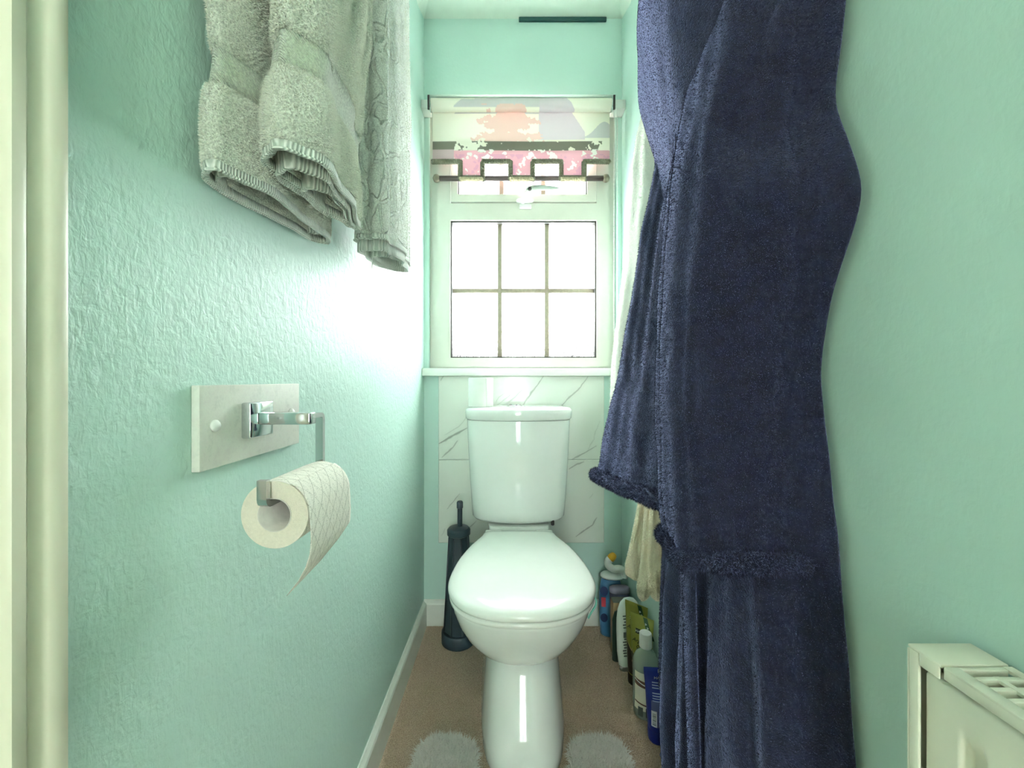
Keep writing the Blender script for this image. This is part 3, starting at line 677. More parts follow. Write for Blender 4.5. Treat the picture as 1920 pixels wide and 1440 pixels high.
# hanging sheet: over the top, down the room side, curling under to a torn tip
s_len = 40; prof_s = [(AX+(AR+.0007)*math.cos(q), AZ+(AR+.0007)*math.sin(q)) for q in np.linspace(1.1, 0.0, 12)]
prof_s += [(AX+AR+.0014, AZ-.012), (AX+AR+.0018, AZ-.026), (AX+AR+.0005, AZ-.042), (AX+AR-.004, AZ-.056), (AX+AR-.0115, AZ-.070), (AX+AR-.024, AZ-.086)]
ps = polyline(prof_s, 60); dl = np.concatenate([[0], np.cumsum(np.linalg.norm(np.diff(ps, axis=0), axis=1))]); tot = dl[-1]
rows = []; uv = []; NY = 26
for k in range(60):
    for j in range(NY):
        f = j/(NY-1); endl = tot*(1-.36*f**1.1)          # torn edge: longest at the near side
        s_ = dl[k]/tot*endl; x = np.interp(s_, dl, ps[:, 0]); z = np.interp(s_, dl, ps[:, 1])
        rows.append((x+.004*f*max(0, s_-.06)*8, Y0+.0004+f*(Y1-Y0-.0008), z)); uv.append((f*(Y1-Y0)+.004, s_*1.0+.013))
V_, F_ = loftg(np.array(rows).reshape(60, NY, 3), closed=False); sh = new('hanging_sheet', V_, F_, 'toilet_paper', tr_); uvset(sh, uv); solid(sh, .0004, 1)

# ------------------------------------------------------------------ cloth helpers
def cloth_loft(keys, nz, ns, fold=None, wob=0.0015, closed=True):
    """keys: [(z, [(x,y),...])] bottom to top -> loops (nz, ns, 3)"""
    zs = np.array([k[0] for k in keys]); K = np.array([k[1] for k in keys], float); zz = np.linspace(zs[0], zs[-1], nz)
    L = np.empty((nz, ns, 3))
    for i, z in enumerate(zz):
        j = min(max(np.searchsorted(zs, z)-1, 0), len(zs)-2); f = (z-zs[j])/(zs[j+1]-zs[j])
        c_ = K[j]*(1-f)+K[j+1]*f
        p = cat_closed(c_, ns) if closed else cat_open(c_, ns)
        tg = np.roll(p, -1, 0)-np.roll(p, 1, 0); tg /= np.linalg.norm(tg, axis=1)[:, None]+1e-9; nr = np.stack([tg[:, 1], -tg[:, 0]], 1)
        ctr = p.mean(0); sg = np.sign(((p-ctr)*nr).sum()); nr *= sg
        s = np.arange(ns)/ns; d = np.zeros(ns)
        if fold is not None: d = fold(s, z)
        if wob: d = d+np.array([wob*2*mnoise.noise(Vector((q[0]*28, q[1]*28, z*14))) for q in p])
        p = p+nr*d[:, None]; p[:, 0] = np.clip(p[:, 0], XL+.004, XR-.012)
        L[i, :, :2] = p; L[i, :, 2] = z
    for _ in range(6): L[1:-1, :, :2] = .25*L[:-2, :, :2]+.5*L[1:-1, :, :2]+.25*L[2:, :, :2]
    return L

# ------------------------------------------------------------------ towels on the left wall
rail = thing('towel_rail', (XL, .65, 2.02), 'chrome double towel rail high on the left wall above the towels', 'towel rail')
for x in (-.30, -.235): new('bar', *tubeg([(x, .33, 2.0), (x, 1.05, 2.0)], .007, 12), 'chrome', rail)
for y in (.345, 1.035): box('bracket', (XL+.0005, -.22), (y-.006, y+.006), (1.9935, 2.0065), 'chrome', rail, bev=.001)
def towel(label, keys, z0slope, band, nz, ns, fold, mats, npile, plen, ref=.42, inner=()):
    p0 = np.mean(np.array(keys[0][1]), 0); o = thing('towel', (p0[0], p0[1], keys[0][0]), label, 'towel', 'towels hanging on left wall')
    L = cloth_loft(keys, nz, ns, fold)
    # bottom edge follows a gentle slope; band is a flat woven strip
    zb = keys[0][0]; ztop = keys[-1][0]
    def lift(L):
        f = np.clip((ztop-L[..., 2])/(ztop-zb), 0, 1); L[..., 2] += z0slope*(L[..., 1]-ref)*f; return L
    L = lift(L); zrel = L[..., 2]-z0slope*(L[..., 1]-ref)
    b0, b1 = band
    V, Fc = loftg(L, False, True); ctr = L[:, :, :2].mean(1, keepdims=True)
    inb = (zrel > b0)&(zrel < b1); dv = ctr-L[..., :2]; dv /= np.linalg.norm(dv, axis=-1, keepdims=True); L[..., :2] += dv*(inb*.004)[..., None]
    V, Fc = loftg(L, False, True)
    bodies = {'body': [], 'woven_border': [], 'hem': []}
    zr = zrel.reshape(-1)
    for f in Fc:
        m = zr[list(f)].mean(); bodies['woven_border' if b0 < m < b1 else 'hem' if m < zb+.013 else 'body'].append(f)
    Va = np.array(V)
    first = None
    for k_, mt in zip(('body', 'woven_border', 'hem'), mats):
        if not bodies[k_]: continue
        used = sorted({i for f in bodies[k_] for i in f}); mp = {q: i for i, q in enumerate(used)}
        ob = new(k_, Va[used], [tuple(mp[i] for i in f) for f in bodies[k_]], mt, o)
        if k_ == 'body': first = ob; pile('terry_pile', ob, npile, plen, .0014, mats[3], ob, keep=lambda c: c[:, 2] < 1.15+.75*np.clip(c[:, 1]-.05, 0, 9)+.12, droop=.45)
        solid(ob, .005, -1)
    # thin pale bottom edge, and the inner layers seen from below
    e = L[0]; new('edge', *tubeg(np.vstack([e, e[:1]]), .0017, 6, False), mats[2], o)
    for sc, dz, dxy in inner:
        L2 = L[: max(4, nz//4)].copy(); c2 = L2[..., :2].mean(1, keepdims=True); L2[..., :2] = c2+(L2[..., :2]-c2)*sc+np.array(dxy); L2[..., 2] += dz
        q = new('inner_layer', *loftg(L2, False, False), mats[2], o); solid(q, .004, 0)
        new('edge', *tubeg(np.vstack([L2[0], L2[0][:1]]), .002, 6, False), mats[2], o)
    return o, L
fA = lambda s, z: .0035*np.sin(s*2*math.pi*5+z*3)
A = [(-.328, .412), (-.305, .390), (-.286, .405), (-.283, .49), (-.293, .59), (-.308, .655), (-.325, .62), (-.331, .51)]
sc_ = lambda pts, f, dx=0, dy=0: [(np.mean([q[0] for q in pts])+(x-np.mean([q[0] for q in pts]))*f+dx, np.mean([q[1] for q in pts])+(y-np.mean([q[1] for q in pts]))*(1-(1-f)*.5)+dy) for x, y in pts]
towel('sage green towel nearest the door frame, against the left wall', [(1.164, A), (1.19, sc_(A, 1.06)), (1.23, A), (1.255, sc_(A, .90)), (1.295, sc_(A, .84)), (1.33, sc_(A, .92)), (1.6, sc_(A, .9)), (2.0, sc_(A, .6))], .07, (1.2545, 1.2965), 90, 150, fA,
      ('sage_terry', 'sage_border', 'sage_hem', 'sage_pile'), 90000, .0026, inner=((.80, .006, (-.004, .0)),))
B = [(-.260, .410), (-.236, .387), (-.206, .402), (-.203, .46), (-.220, .545), (-.243, .617), (-.256, .58), (-.264, .49)]
fB = lambda s, z: .004*np.sin(s*2*math.pi*6+z*2)+.012*np.abs(np.sin(math.pi*(s-.36)/.068))*((s > .36)&(s < .70))*np.clip((z-1.36-.15*(s-.36))*14, 0, 1)
towel('sage green towel with a rolled open end, in front of the other', [(1.182, B), (1.21, sc_(B, 1.06)), (1.25, sc_(B, 1.03)), (1.272, sc_(B, .9)), (1.315, sc_(B, .84)), (1.35, sc_(B, .95, .004)), (1.6, sc_(B, .95, .006)), (2.0, sc_(B, .6))], .05, (1.272, 1.315), 90, 150, fB,
      ('sage_terry', 'sage_border', 'sage_hem', 'sage_pile'), 100000, .0026, inner=((.80, -.002, (-.006, .012)), (.52, .002, (-.010, .035))))
D = [(-.283, .715), (-.262, .695), (-.230, .703), (-.222, .76), (-.230, .85), (-.250, .945), (-.285, .93), (-.30, .82)]
fD = lambda s, z: .0045*np.sin(s*2*math.pi*5+.6)+.002*np.sin(s*2*math.pi*11+z)
tw, LD = towel('pale grey towel with raised scroll pattern nearest the window', [(1.205, D), (1.25, D), (1.32, sc_(D, 1.02)), (1.34, sc_(D, 1.0)), (1.6, D), (2.0, sc_(D, .7))], .10, (1.0, 1.01), 90, 160, fD,
      ('grey_terry', 'grey_border', 'sage_hem', 'sage_pile'), 26000, .0022, ref=.7, inner=((.90, -.014, (-.004, .012)), (.6, -.006, (-.008, .04))))
# hanging loop
hl = [P(697, 425, .75), P(695, 450, .75), P(700, 470, .75), P(699, 490, .75), P(697, 506, .75)]
new('hanging_loop', *tubeg(cat_open(hl, 24), np.interp(np.linspace(0, 1, 24), [0, .6, .8, 1], [.003, .002, .003, .0004]), 6, flat=.4), 'sage_hem', tw)

# ------------------------------------------------------------------ dressing gowns on the right wall
gown = thing('dressing_gown', (.42, .70, .04), 'navy blue fleece dressing gown hanging on the right wall', 'dressing gown')
Yn = lambda z: float(np.interp(z, [.0, .466, .844, .957, 1.059, 1.10, 1.176, 1.25, 1.309, 1.435, 1.7], [.455, .484, .522, .540, .522, .500, .474, .497, .518, .498, .47]))
def body_key(z, fc, xf, push=0):
    y = Yn(z); return (z, [(.426, y), (.395, y+.006), (.345, y+.055), (xf, .66), (xf+.005, .78), (fc[0], fc[1]), (fc[0]+.03, fc[1]+.03), (.427, fc[1]+.04), (.428, .72)])
bk = [body_key(.042, (.372, .915), .325), body_key(.25, (.372, .915), .318), body_key(.50, (.375, .915), .325), body_key(.70, (.372, .905), .33), body_key(.85, (.37, .90), .32), body_key(.96, (.365, .90), .31), body_key(1.06, (.36, .90), .305), body_key(1.13, (.355, .89), .30),
      body_key(1.18, (.35, .89), .30), body_key(1.25, (.345, .885), .30), body_key(1.31, (.345, .885), .30), body_key(1.45, (.332, .885), .29), body_key(1.56, (.293, .88), .27), body_key(1.70, (.288, .875), .255), body_key(1.85, (.292, .875), .27),
      (1.97, [(.427, .60), (.40, .605), (.37, .63), (.34, .68), (.34, .73), (.36, .79), (.39, .80), (.427, .80), (.428, .72)]), (2.02, [(.427, .67), (.42, .672), (.41, .68), (.40, .69), (.40, .71), (.405, .72), (.415, .73), (.427, .73), (.428, .70)])]
def fgown(s, z):
    lowf = np.clip((.72-z)*4, 0, 1); m = np.exp(-((s-.42)/.22)**4)
    return m*lowf*(.011*np.sin(s*2*math.pi*11+.8*z)+.006*np.sin(s*2*math.pi*19+2))+m*.0015*np.sin(s*30+z*3)
Lg = cloth_loft(bk, 170, 200, fgown, .002)
gb = new('body', *loftg(Lg), 'navy_fleece', gown)
vis = lambda c: (c[:, 0] < .417)
pile('fleece_pile', gb, 120000, .0032, .0011, 'navy_fleece', gb, keep=vis, droop=.7)
new('hem', *tubeg(np.vstack([Lg[0], Lg[0][:1]])+np.array([0, 0, .004]), .008, 8, False), 'navy_fleece', gb)
# far sleeve
FZ = [.688, .829, .965, 1.127, 1.270, 1.43, 1.56]
def far_key(z):
    x = float(np.interp(z, FZ, [.235, .243, .255, .265, .280, .315, .345])); y = float(np.interp(z, FZ, [1.065, .995, .915, .852, .828, .826, .82]))
    d = y-.70
    return (z, [(x, y), (x+.004, y-.25*d), (x+.014, y-.5*d), (x+.5*(.288-x)+.008, y-.78*d), (.290, .685), (.320, .685), (.355, .75), (min(.385, x+.10), y-.28*d), (x+.075, y-.02), (x+.03, y+.014)])
fk = [far_key(z) for z in (.690, .76, .83, .90, .965, 1.05, 1.127, 1.20, 1.27, 1.35, 1.43, 1.50, 1.56)]
ffar = lambda s, z: np.exp(-((s-.18)/.2)**4)*(.0012*np.sin(s*2*math.pi*12+z*3)+.002*np.sin(s*2*math.pi*5))
Ls = cloth_loft(fk, 110, 150, ffar, .002)
f_ = np.clip((1.0-Ls[..., 2])/.3, 0, 1); Ls[..., 2] += f_*(np.clip(1.0-Ls[..., 1], -.1, .4)*.10)
sv = new('sleeve', *loftg(Ls), 'navy_fleece', gown)
pile('fleece_pile', sv, 90000, .0032, .0011, 'navy_fleece', sv, droop=.6)
def cuff(L, parent, r, off=.006):
    e = np.vstack([L[0], L[0][:1]]).copy(); e[:, 2] += off; e[:, 0] = np.minimum(e[:, 0], XR-.026)
    jj = np.array([1+.18*mnoise.noise(Vector((q[0]*60, q[1]*60, 1))) for q in e]); c_ = new('cuff', *tubeg(e, r*jj, 12, False), 'navy_fleece', parent)
    pile('fleece_pile', c_, 26000, .0055, .0013, 'navy_fleece', parent, droop=.2, spread=1.0)
cuff(Ls, sv, .017)
# near sleeve
Xl = lambda z: float(np.interp(z, [.66, .70, .914, 1.09, 1.336, 1.524, 1.7], [.283, .272, .262, .266, .288, .328, .35]))
def near_key(z):
    x = Xl(z); y = Yn(z); return (z, [(x, .70), (x-.012, .64), (x-.004, .58), (x+.04, y+.045), (.375, y+.018), (.408, y+.03), (.405, .62), (.37, .69), (x+.03, .725)])
nk = [near_key(z) for z in (.665, .70, .78, .90, 1.0, 1.1, 1.2, 1.3, 1.45, 1.6)]
fnear = lambda s, z: np.exp(-((s-.18)/.2)**4)*(.0025*np.sin(s*2*math.pi*7+z*2)+.0012*np.sin(s*2*math.pi*13))
Ln = cloth_loft(nk, 110, 150, fnear, .002)
f_ = np.clip((1.0-Ln[..., 2])/.3, 0, 1); Ln[..., 2] += f_*np.clip(.60-Ln[..., 1], 0, 1)*.4
sn = new('sleeve', *loftg(Ln), 'navy_fleece', gown)
pile('fleece_pile', sn, 110000, .0032, .0011, 'navy_fleece', sn, droop=.6)
cuff(Ln, sn, .015)
# belt ends
def strap(pts, wd, name='belt'):
    p = cat_open(pts, 60); o = new(name, *tubeg(p, wd, 14, True, flat=.4), 'navy_fleece', gown)
    pile('fleece_pile', o, 12000, .0032, .0011, 'navy_fleece', o, droop=.6)
strap([(.300, .655, .72), (.302, .650, .5), (.306, .645, .3), (.308, .64, .06)], .019)
strap([(.388, .955, .60), (.386, .968, .45), (.384, .975, .30), (.384, .978, .165)], .018)
hk = thing('robe_hook', (XR, .70, 1.98), 'small chrome robe hook on the right wall above the navy gown', 'hook')
box('plate', (XR-.006, XR-.0005), (.685, .715), (2.02, 2.08), 'chrome', hk, bev=.001)
new('prong', *tubeg(rounded([(XR-.006, .70, 2.05), (.395, .70, 2.03), (.385, .70, 2.06)], .01), .004, 10), 'chrome', hk)

# white gown behind
wg = thing('dressing_gown', (.42, 1.20, .80), 'white fleece dressing gown partly hidden behind the navy one', 'dressing gown')
Xw = lambda z: float(np.interp(z, [.75, .986, 1.20, 1.58, 1.79, 1.85], [.306, .315, .343, .376, .412, .416]))
wk = [(z, [(Xw(z), 1.20), (Xw(z)+.015, 1.15), (Xw(z)+.05, 1.115), (.419, 1.11), (.4195, 1.19), (.419, 1.28), (Xw(z)+.05, 1.265), (Xw(z)+.012, 1.24)]) for z in (.80, .9, 1.0, 1.1, 1.2, 1.35, 1.5, 1.6)]
wk += [(1.72, [(.395, 1.20), (.40, 1.16), (.408, 1.13), (.419, 1.12), (.4195, 1.19), (.419, 1.26), (.412, 1.25), (.402, 1.23)]), (1.80, [(.412, 1.20), (.413, 1.18), (.416, 1.17), (.419, 1.16), (.4195, 1.19), (.419, 1.22), (.417, 1.22), (.414, 1.21)])]
Lw = cloth_loft(wk, 90, 110, lambda s, z: .003*np.sin(s*2*math.pi*7+z*5), .003)
wb_ = new('body', *loftg(Lw), 'white_fleece', wg); pile('fleece_pile', wb_, 45000, .004, .0014, 'white_fleece', wb_, droop=.5)

# cream terry towel below
ct = thing('towel', (.39, 1.08, .33), 'cream terry towel bunched in folds below the navy gown sleeve', 'towel', 'towels')
def strip(Y, rows, thick):
    L = []; rw = np.array(rows, float); vv = np.concatenate([np.linspace(rw[0, 0], rw[-3, 0], 40), np.linspace(rw[-3, 0], rw[-1, 0], 14)[1:]])
    for v in vv:
        a, b = np.interp(v, rw[:, 0], rw[:, 1]), np.interp(v, rw[:, 0], rw[:, 2]); x0, x1, z = PX(a, Y), min(PX(b, Y), .417), PZ(v, Y)
        q = np.arange(40)*2*math.pi/40; w_ = (x1-x0)/2; tk = min(thick, w_*1.1)
        x = (x0+x1)/2+w_*np.cos(q); y = Y+tk*np.sin(q)*(1+.18*np.sin(3*np.cos(q)*2+v*.02)); L.append(np.stack([x, y, np.full(40, z)], 1))
    L = np.array(L)
    for _ in range(3): L[1:-1] = .25*L[:-2]+.5*L[1:-1]+.25*L[2:]
    nz_ = np.array([[.0025*mnoise.noise(Vector(tuple(p*45))) for p in row] for row in L]); L[..., 1] += nz_; L[..., 0] += nz_*.5
    L[..., 0] = np.minimum(L[..., 0], .4185)
    o = new('fold', *loftg(L), 'cream_terry', ct); pile('terry_pile', o, 12000, .0028, .0013, 'cream_terry', o, droop=.3, keep=lambda c: c[:, 0] < .416)
strip(1.13, [(900,1205,1225),(960,1194,1222),(1020,1182,1218),(1060,1172,1216),(1078,1173,1214),(1086,1188,1212)], .014)
strip(1.10, [(900,1212,1232),(1000,1206,1230),(1060,1200,1230),(1100,1194,1224),(1118,1196,1214),(1126,1202,1207)], .016)
strip(1.07, [(900,1222,1250),(1000,1217,1252),(1060,1215,1254),(1095,1215,1252),(1118,1220,1242),(1125,1228,1234)], .016)
strip(1.045, [(900,1236,1258),(980,1235,1258),(1030,1233,1251),(1060,1231,1247),(1073,1234,1243),(1078,1238,1240)], .012)
strip(1.02, [(1000,1246,1262),(1080,1243,1262),(1140,1245,1260),(1160,1249,1259),(1174,1253,1257)], .010)

# ------------------------------------------------------------------ toilet brush
tb = thing('toilet_brush', (-.192, 1.40, 0), 'dark grey toilet brush in a tall tapered holder left of the toilet', 'toilet brush')
bxc, byc = -.190, 1.408
def hexl(r, z, n=8, ry=None): return [(bxc+r*math.cos(q), byc+(ry or r)*math.sin(q), z) for q in np.arange(n)*2*math.pi/n+math.pi/8]
new('base', *loftg([hexl(r, z, 32) for r, z in ((.058, 0), (.062, .004), (.062, .038), (.058, .044), (.05, .046))]), 'dark_plastic', tb, angle=.7)
new('holder', *loftg([hexl(r, z) for r, z in ((.053, .046), (.050, .09), (.044, .20), (.037, .33), (.034, .385))]), 'dark_plastic', tb, smooth=False)
new('lid', *loftg([hexl(r, z, 24) for r, z in ((.037, .386), (.042, .389), (.042, .405), (.036, .412), (.012, .418))]), 'dark_plastic', tb, angle=.6)
hh = new('handle', *lathe([(.009, 0), (.009, .066), (.0115, .068), (.0115, .088), (.009, .092), (.003, .093)], (bxc+.004, byc, .416), 18), 'dark_plastic', tb, angle=.7)
for q in np.arange(8)*2*math.pi/8+math.pi/8:
    new('rib', *tubeg([(bxc+.0535*math.cos(q), byc+.0535*math.sin(q), .048), (bxc+.0355*math.cos(q), byc+.0355*math.sin(q), .383)], .003, 6), 'dark_plastic', tb)

# ------------------------------------------------------------------ bottles along the right wall
def oval(cx, cy_, hx, hy, z, rot=0, n=36, e=2.4):
    a = np.arange(n)*2*math.pi/n; x = hx*np.sign(np.cos(a))*abs(np.cos(a))**(2/e); y = hy*np.sign(np.sin(a))*abs(np.sin(a))**(2/e)
    c_, s_ = math.cos(rot), math.sin(rot); return np.stack([cx+x*c_-y*s_, cy_+x*s_+y*c_, np.full(n, z)], 1)
def decal(name, c, rot, x0, x1, z0, z1, off, mat, parent, outline=None):
    """flat print on a face: local x along the face, off = distance in front of centre line"""
    c_, s_ = math.cos(rot), math.sin(rot); pts = outline or [(x0, z0), (x1, z0), (x1, z1), (x0, z1)]; V = []
    for d in (off, off-.0004): V += [(c[0]+x*c_+d*s_, c[1]+x*s_-d*c_, z) for x, z in pts]
    n = len(pts); Fc = [tuple(range(n)), tuple(range(2*n-1, n-1, -1))]+[(i, (i+1) % n, (i+1) % n+n, i+n) for i in range(n)]
    return new(name, V, Fc, mat, parent, smooth=False)

# blue toilet cleaner with a bent white neck
c = (.372, 1.442); tcl = thing('cleaner_bottle', (*c, 0), 'blue toilet cleaner bottle with bent white neck and yellow cap', 'bottle')
bo = new('body', *loftg([oval(c[0], c[1], hx, hy, z, -.15) for hx, hy, z in ((.034, .018, .001), (.038, .022, .006), (.041, .024, .05), (.043, .025, .12), (.041, .024, .17), (.036, .021, .20), (.030, .018, .212))]), 'cleaner_blue', tcl)
new('collar', *loftg([oval(c[0]+.004, c[1], hx, hy, z, -.15) for hx, hy, z in ((.036, .022, .2125), (.042, .026, .218), (.042, .026, .223), (.034, .02, .230))]), 'white_plastic', tcl)
nk_ = [P(1170, 1082, 1.43), P(1171, 1074, 1.43), P(1163, 1067, 1.43), P(1150, 1067, 1.43), P(1141, 1060, 1.43), P(1140, 1052, 1.43), P(1145, 1047, 1.43)]
new('neck', *tubeg(cat_open(nk_, 40), .0135, 14), 'white_plastic', tcl)
new('cap', *tubeg(cat_open([P(1144, 1048, 1.43), P(1149, 1043, 1.43), P(1154, 1039, 1.43)], 10), np.interp(np.linspace(0, 1, 10), [0, .4, .85, 1], [.0142, .0145, .011, .005]), 14), 'yolk_yellow', tcl)
decal('label_tag', c, -.15, -.036, -.020, .115, .150, .0252, 'tag_red', bo)
decal('label_oval', c, -.15, 0, 0, 0, 0, .0251, 'label_navy', bo, outline=[(-.026+.014*math.cos(q), .172+.018*math.sin(q)) for q in np.arange(16)*2*math.pi/16])
decal('label_oval', c, -.15, 0, 0, 0, 0, .0250, 'label_navy', bo, outline=[(-.026+.013*math.cos(q), .075+.016*math.sin(q)) for q in np.arange(16)*2*math.pi/16])
# dark violet bottle
c = (.389, 1.388); o = thing('shower_gel_bottle', (*c, 0), 'dark violet bottle beside the blue cleaner bottle', 'bottle')
b_ = new('body', *loftg([oval(c[0], c[1], hx, hy, z) for hx, hy, z in ((.028, .016, .001), (.032, .019, .005), (.033, .020, .09), (.034, .020, .16), (.035, .019, .188))]), 'bottle_violet', o)
new('cap', *loftg([oval(c[0], c[1], hx, hy, z) for hx, hy, z in ((.035, .019, .1885), (.036, .019, .192), (.036, .017, .204), (.03, .012, .209))]), 'bottle_lilac', o)
# tan carton
c = (.382, 1.342); o = thing('carton', (*c, 0), 'tan brown carton wedged between dark violet and white bottles', 'carton')
V_, F_ = boxg(c[0]-.032, c[0]+.032, c[1]-.018, c[1]+.018, .0005, .185, .003); cb_ = new('body', V_, F_, 'box_tan', o, angle=.6)
for z in (.05, .085, .12): box('print_mark', (c[0]-.030, c[0]-.016), (c[1]-.0186, c[1]-.0182), (z, z+.008), 'ink_dark', cb_)
box('top_flap', (c[0]-.031, c[0]+.031), (c[1]-.017, c[1]+.017), (.1852, .1868), 'stone_grey', cb_)
# dark green bottle
c = (.380, 1.306); o = thing('shampoo_bottle', (*c, 0), 'dark green bottle almost hidden behind the white bottle', 'bottle')
new('body', *loftg([oval(c[0], c[1], hx, hy, z) for hx, hy, z in ((.034, .009, .001), (.038, .0125, .005), (.038, .0125, .14), (.03, .012, .165), (.012, .011, .172))]), 'bottle_darkgreen', o)
new('cap', *lathe([(.012, 0), (.012, .02), (.010, .022)], (c[0], c[1], .1722), 18), 'dark_plastic', o)
# white bottle
c = (.386, 1.268); o = thing('lotion_bottle', (*c, 0), 'smooth white bottle with small grey print and rounded top', 'bottle')
r_ = .12
b_ = new('body', *loftg([oval(c[0], c[1], hx, hy, z, r_, e=2.2) for hx, hy, z in ((.030, .012, .0165), (.034, .016, .020), (.039, .0195, .06), (.0415, .020, .13), (.041, .019, .17), (.037, .0175, .20), (.029, .014, .221), (.017, .009, .233), (.004, .003, .2365))]), 'bottle_white', o)
new('base_cap', *loftg([oval(c[0], c[1], hx, hy, z, r_, e=2.2) for hx, hy, z in ((.028, .011, .0005), (.031, .0135, .003), (.031, .0135, .016))]), 'stone_grey', o)
for k_ in range(15):
    z = .185-k_*.0092
    if k_ in (5, 6): continue
    x0 = -.028+.002*(k_ % 3); decal('print_line', c, r_, x0, x0+.012+.005*((k_*7) % 3), z, z+.0042, .0185 if abs(z-.12) > .05 else .0198, 'barcode_grey', b_)
decal('barcode', c, r_, -.026, -.010, .118, .136, .0199, 'barcode_grey', b_)
# olive tubes
def tube(name, c, rot, label, ztop, wtop, capc, bodym, group=None):
    o = thing(name, (*c, 0), label, 'tube', group)
    H = ztop-.03; secs = [(.024, .0225, .0305), (.0255, .0225, .036), (.028, .021, .07), (.031, .017, .12), (wtop*.93, .010, .03+H*.78), (wtop, .0022, ztop-.010), (wtop, .0012, ztop-.0085), (wtop, .0012, ztop)]
    b = new('body', *loftg([oval(c[0], c[1], hx, hy, z, rot, e=2.1) for hx, hy, z in secs]), bodym, o, angle=1.0)
    new('cap', *loftg([oval(c[0], c[1], r, r, z, rot) for r, z in ((.0225, .0005), (.0245, .002), (.0245, .028), (.0235, .030))]), capc, o, angle=.7)
    return o, b, secs
def front(secs, z, x=0):
    zs = [s[2] for s in secs]; hx = np.interp(z, zs, [s[0] for s in secs]); hy = np.interp(z, zs, [s[1] for s in secs])
    return float(hy*max(0.0, 1-abs(x/hx)**2.1)**(1/2.1))
def skin(name, c, rot, secs, pts_fn, nx, nz, mat, parent, lift=.0004):
    """print that follows the tube's face; pts_fn(s,t)->(x,z)"""
    c_, s_ = math.cos(rot), math.sin(rot); V = []
    for j in range(nz+1):
        for i in range(nx+1):
            x, z = pts_fn(i/nx, j/nz); d = front(secs, z, x)+lift; V.append((c[0]+x*c_+d*s_, c[1]+x*s_-d*c_, z))
    Fc = [(j*(nx+1)+i, j*(nx+1)+i+1, (j+1)*(nx+1)+i+1, (j+1)*(nx+1)+i) for j in range(nz) for i in range(nx)]
    return new(name, V, Fc, mat, parent, fix=False)
for k_, (c, zt_, lab) in enumerate((((.394, 1.216), .246, 'olive green cosmetic tube standing behind its twin by the white bottle'), ((.396, 1.170), .236, 'olive green cosmetic tube with dark brown lower half behind the clear bottle'))):
    rot = -.72
    o, b, S = tube('cosmetic_tube', c, rot, lab, zt_, .037, 'tube_brown', 'tube_olive', 'olive tubes by right wall')
    skin('brown_panel', c, rot, S, lambda s, q: (-.027+.054*s, .034+q*(.120-.034+.03*abs(2*s-1)**1.5-.02)), 18, 8, 'tube_brown', b)
    skin('gold_curve', c, rot, S, lambda s, q: (-.027+.054*s, .034+(.120-.034+.03*abs(2*s-1)**1.5-.02)+q*.003), 24, 1, 'gold_print', b, .0006)
    skin('gold_drop', c, rot, S, lambda s, q: ((s-.5)*.010*math.sin(math.pi*min(.98, max(.02, q)))**.8, .066+q*.022), 6, 8, 'gold_print', b, .0008)
    skin('gold_stem', c, rot, S, lambda s, q: ((s-.5)*.0018, .086+q*.018), 2, 5, 'gold_print', b, .0008)
    skin('green_stripe', c, rot, S, lambda s, q: (.004+.013*s+.022*(1-q), zt_-.062+.060*q), 8, 10, 'tube_green', b, .0006)
    skin('logo_patch', c, rot, S, lambda s, q: (-.015+.020*s, zt_-.052+.014*q), 6, 3, 'ink_dark', b, .0009)
    def put(nm, st, x, z, size, mat, shear=0, tilt=-.05):
        d = front(S, z, x)+.0016; c_, s_ = math.cos(rot), math.sin(rot)
        text(nm, st, (c[0]+x*c_+d*s_, c[1]+x*s_-d*c_, z), size, (math.pi/2+tilt, 0, rot), mat, b, shear=shear)
    put('lettering', 'XHC', -.005, zt_-.045, .0105, 'print_white', tilt=.06)
    put('lettering', 'Argan', -.005, zt_-.072, .016, 'ink_dark', .4, tilt=.04)
    put('lettering', 'Oil', -.003, zt_-.089, .015, 'ink_dark', .4, tilt=.04)
    for dx, dz in ((.012, -.022), (.018, -.031)): skin('leaf_mark', c, rot, S, lambda s, q: (dx+.006*s*math.sin(math.pi*q), zt_+dz+.007*q), 4, 4, 'print_white', b, .0012)
# clear bottle
c = (.383, 1.100); o = thing('clear_bottle', (*c, 0), 'clear plastic bottle with round white cap and brown and cream label', 'bottle')
S = [(.030, .026, .001), (.034, .030, .006), (.036, .031, .06), (.036, .031, .14), (.034, .029, .160), (.026, .023, .175), (.014, .014, .184), (.012, .012, .192)]
b_ = new('body', *loftg([oval(c[0], c[1], hx, hy, z, e=2.05) for hx, hy, z in S]), 'clear_plastic', o)
new('cap', *lathe([(.0175, 0), (.0178, .002), (.0172, .036), (.015, .0385), (.004, .039)], (c[0], c[1], .1925), 28), 'white_plastic', o, angle=.8)
skin('label', c, 0, S, lambda s, q: (-.034+.068*s, .030+.105*q), 24, 10, 'label_cream', b_, .0008)
skin('label_swirl', c, 0, S, lambda s, q: (-.034+.060*s, .100-.026*s**.7+q*.018+.008*math.sin(s*3)), 24, 4, 'label_brown', b_, .0014)
skin('label_swirl', c, 0, S, lambda s, q: (-.034+.060*s, .112-.022*s**.7+q*.003), 24, 1, 'print_white', b_, .0018)
skin('label_leaf', c, 0, S, lambda s, q: (-.014+(s-.5)*.028*math.sin(math.pi*q)**.7, .052+q*.04), 10, 10, 'label_cream', b_, .0022)
skin('label_foot', c, 0, S, lambda s, q: (-.034+.060*s, .050-.012*s+q*.004), 16, 1, 'label_brown', b_, .0018)
for x in (-.028, -.010): skin('barcode', c, 0, S, lambda s, q: (x+.011*s, .014+.026*q), 4, 4, 'barcode_grey', b_, .0012)
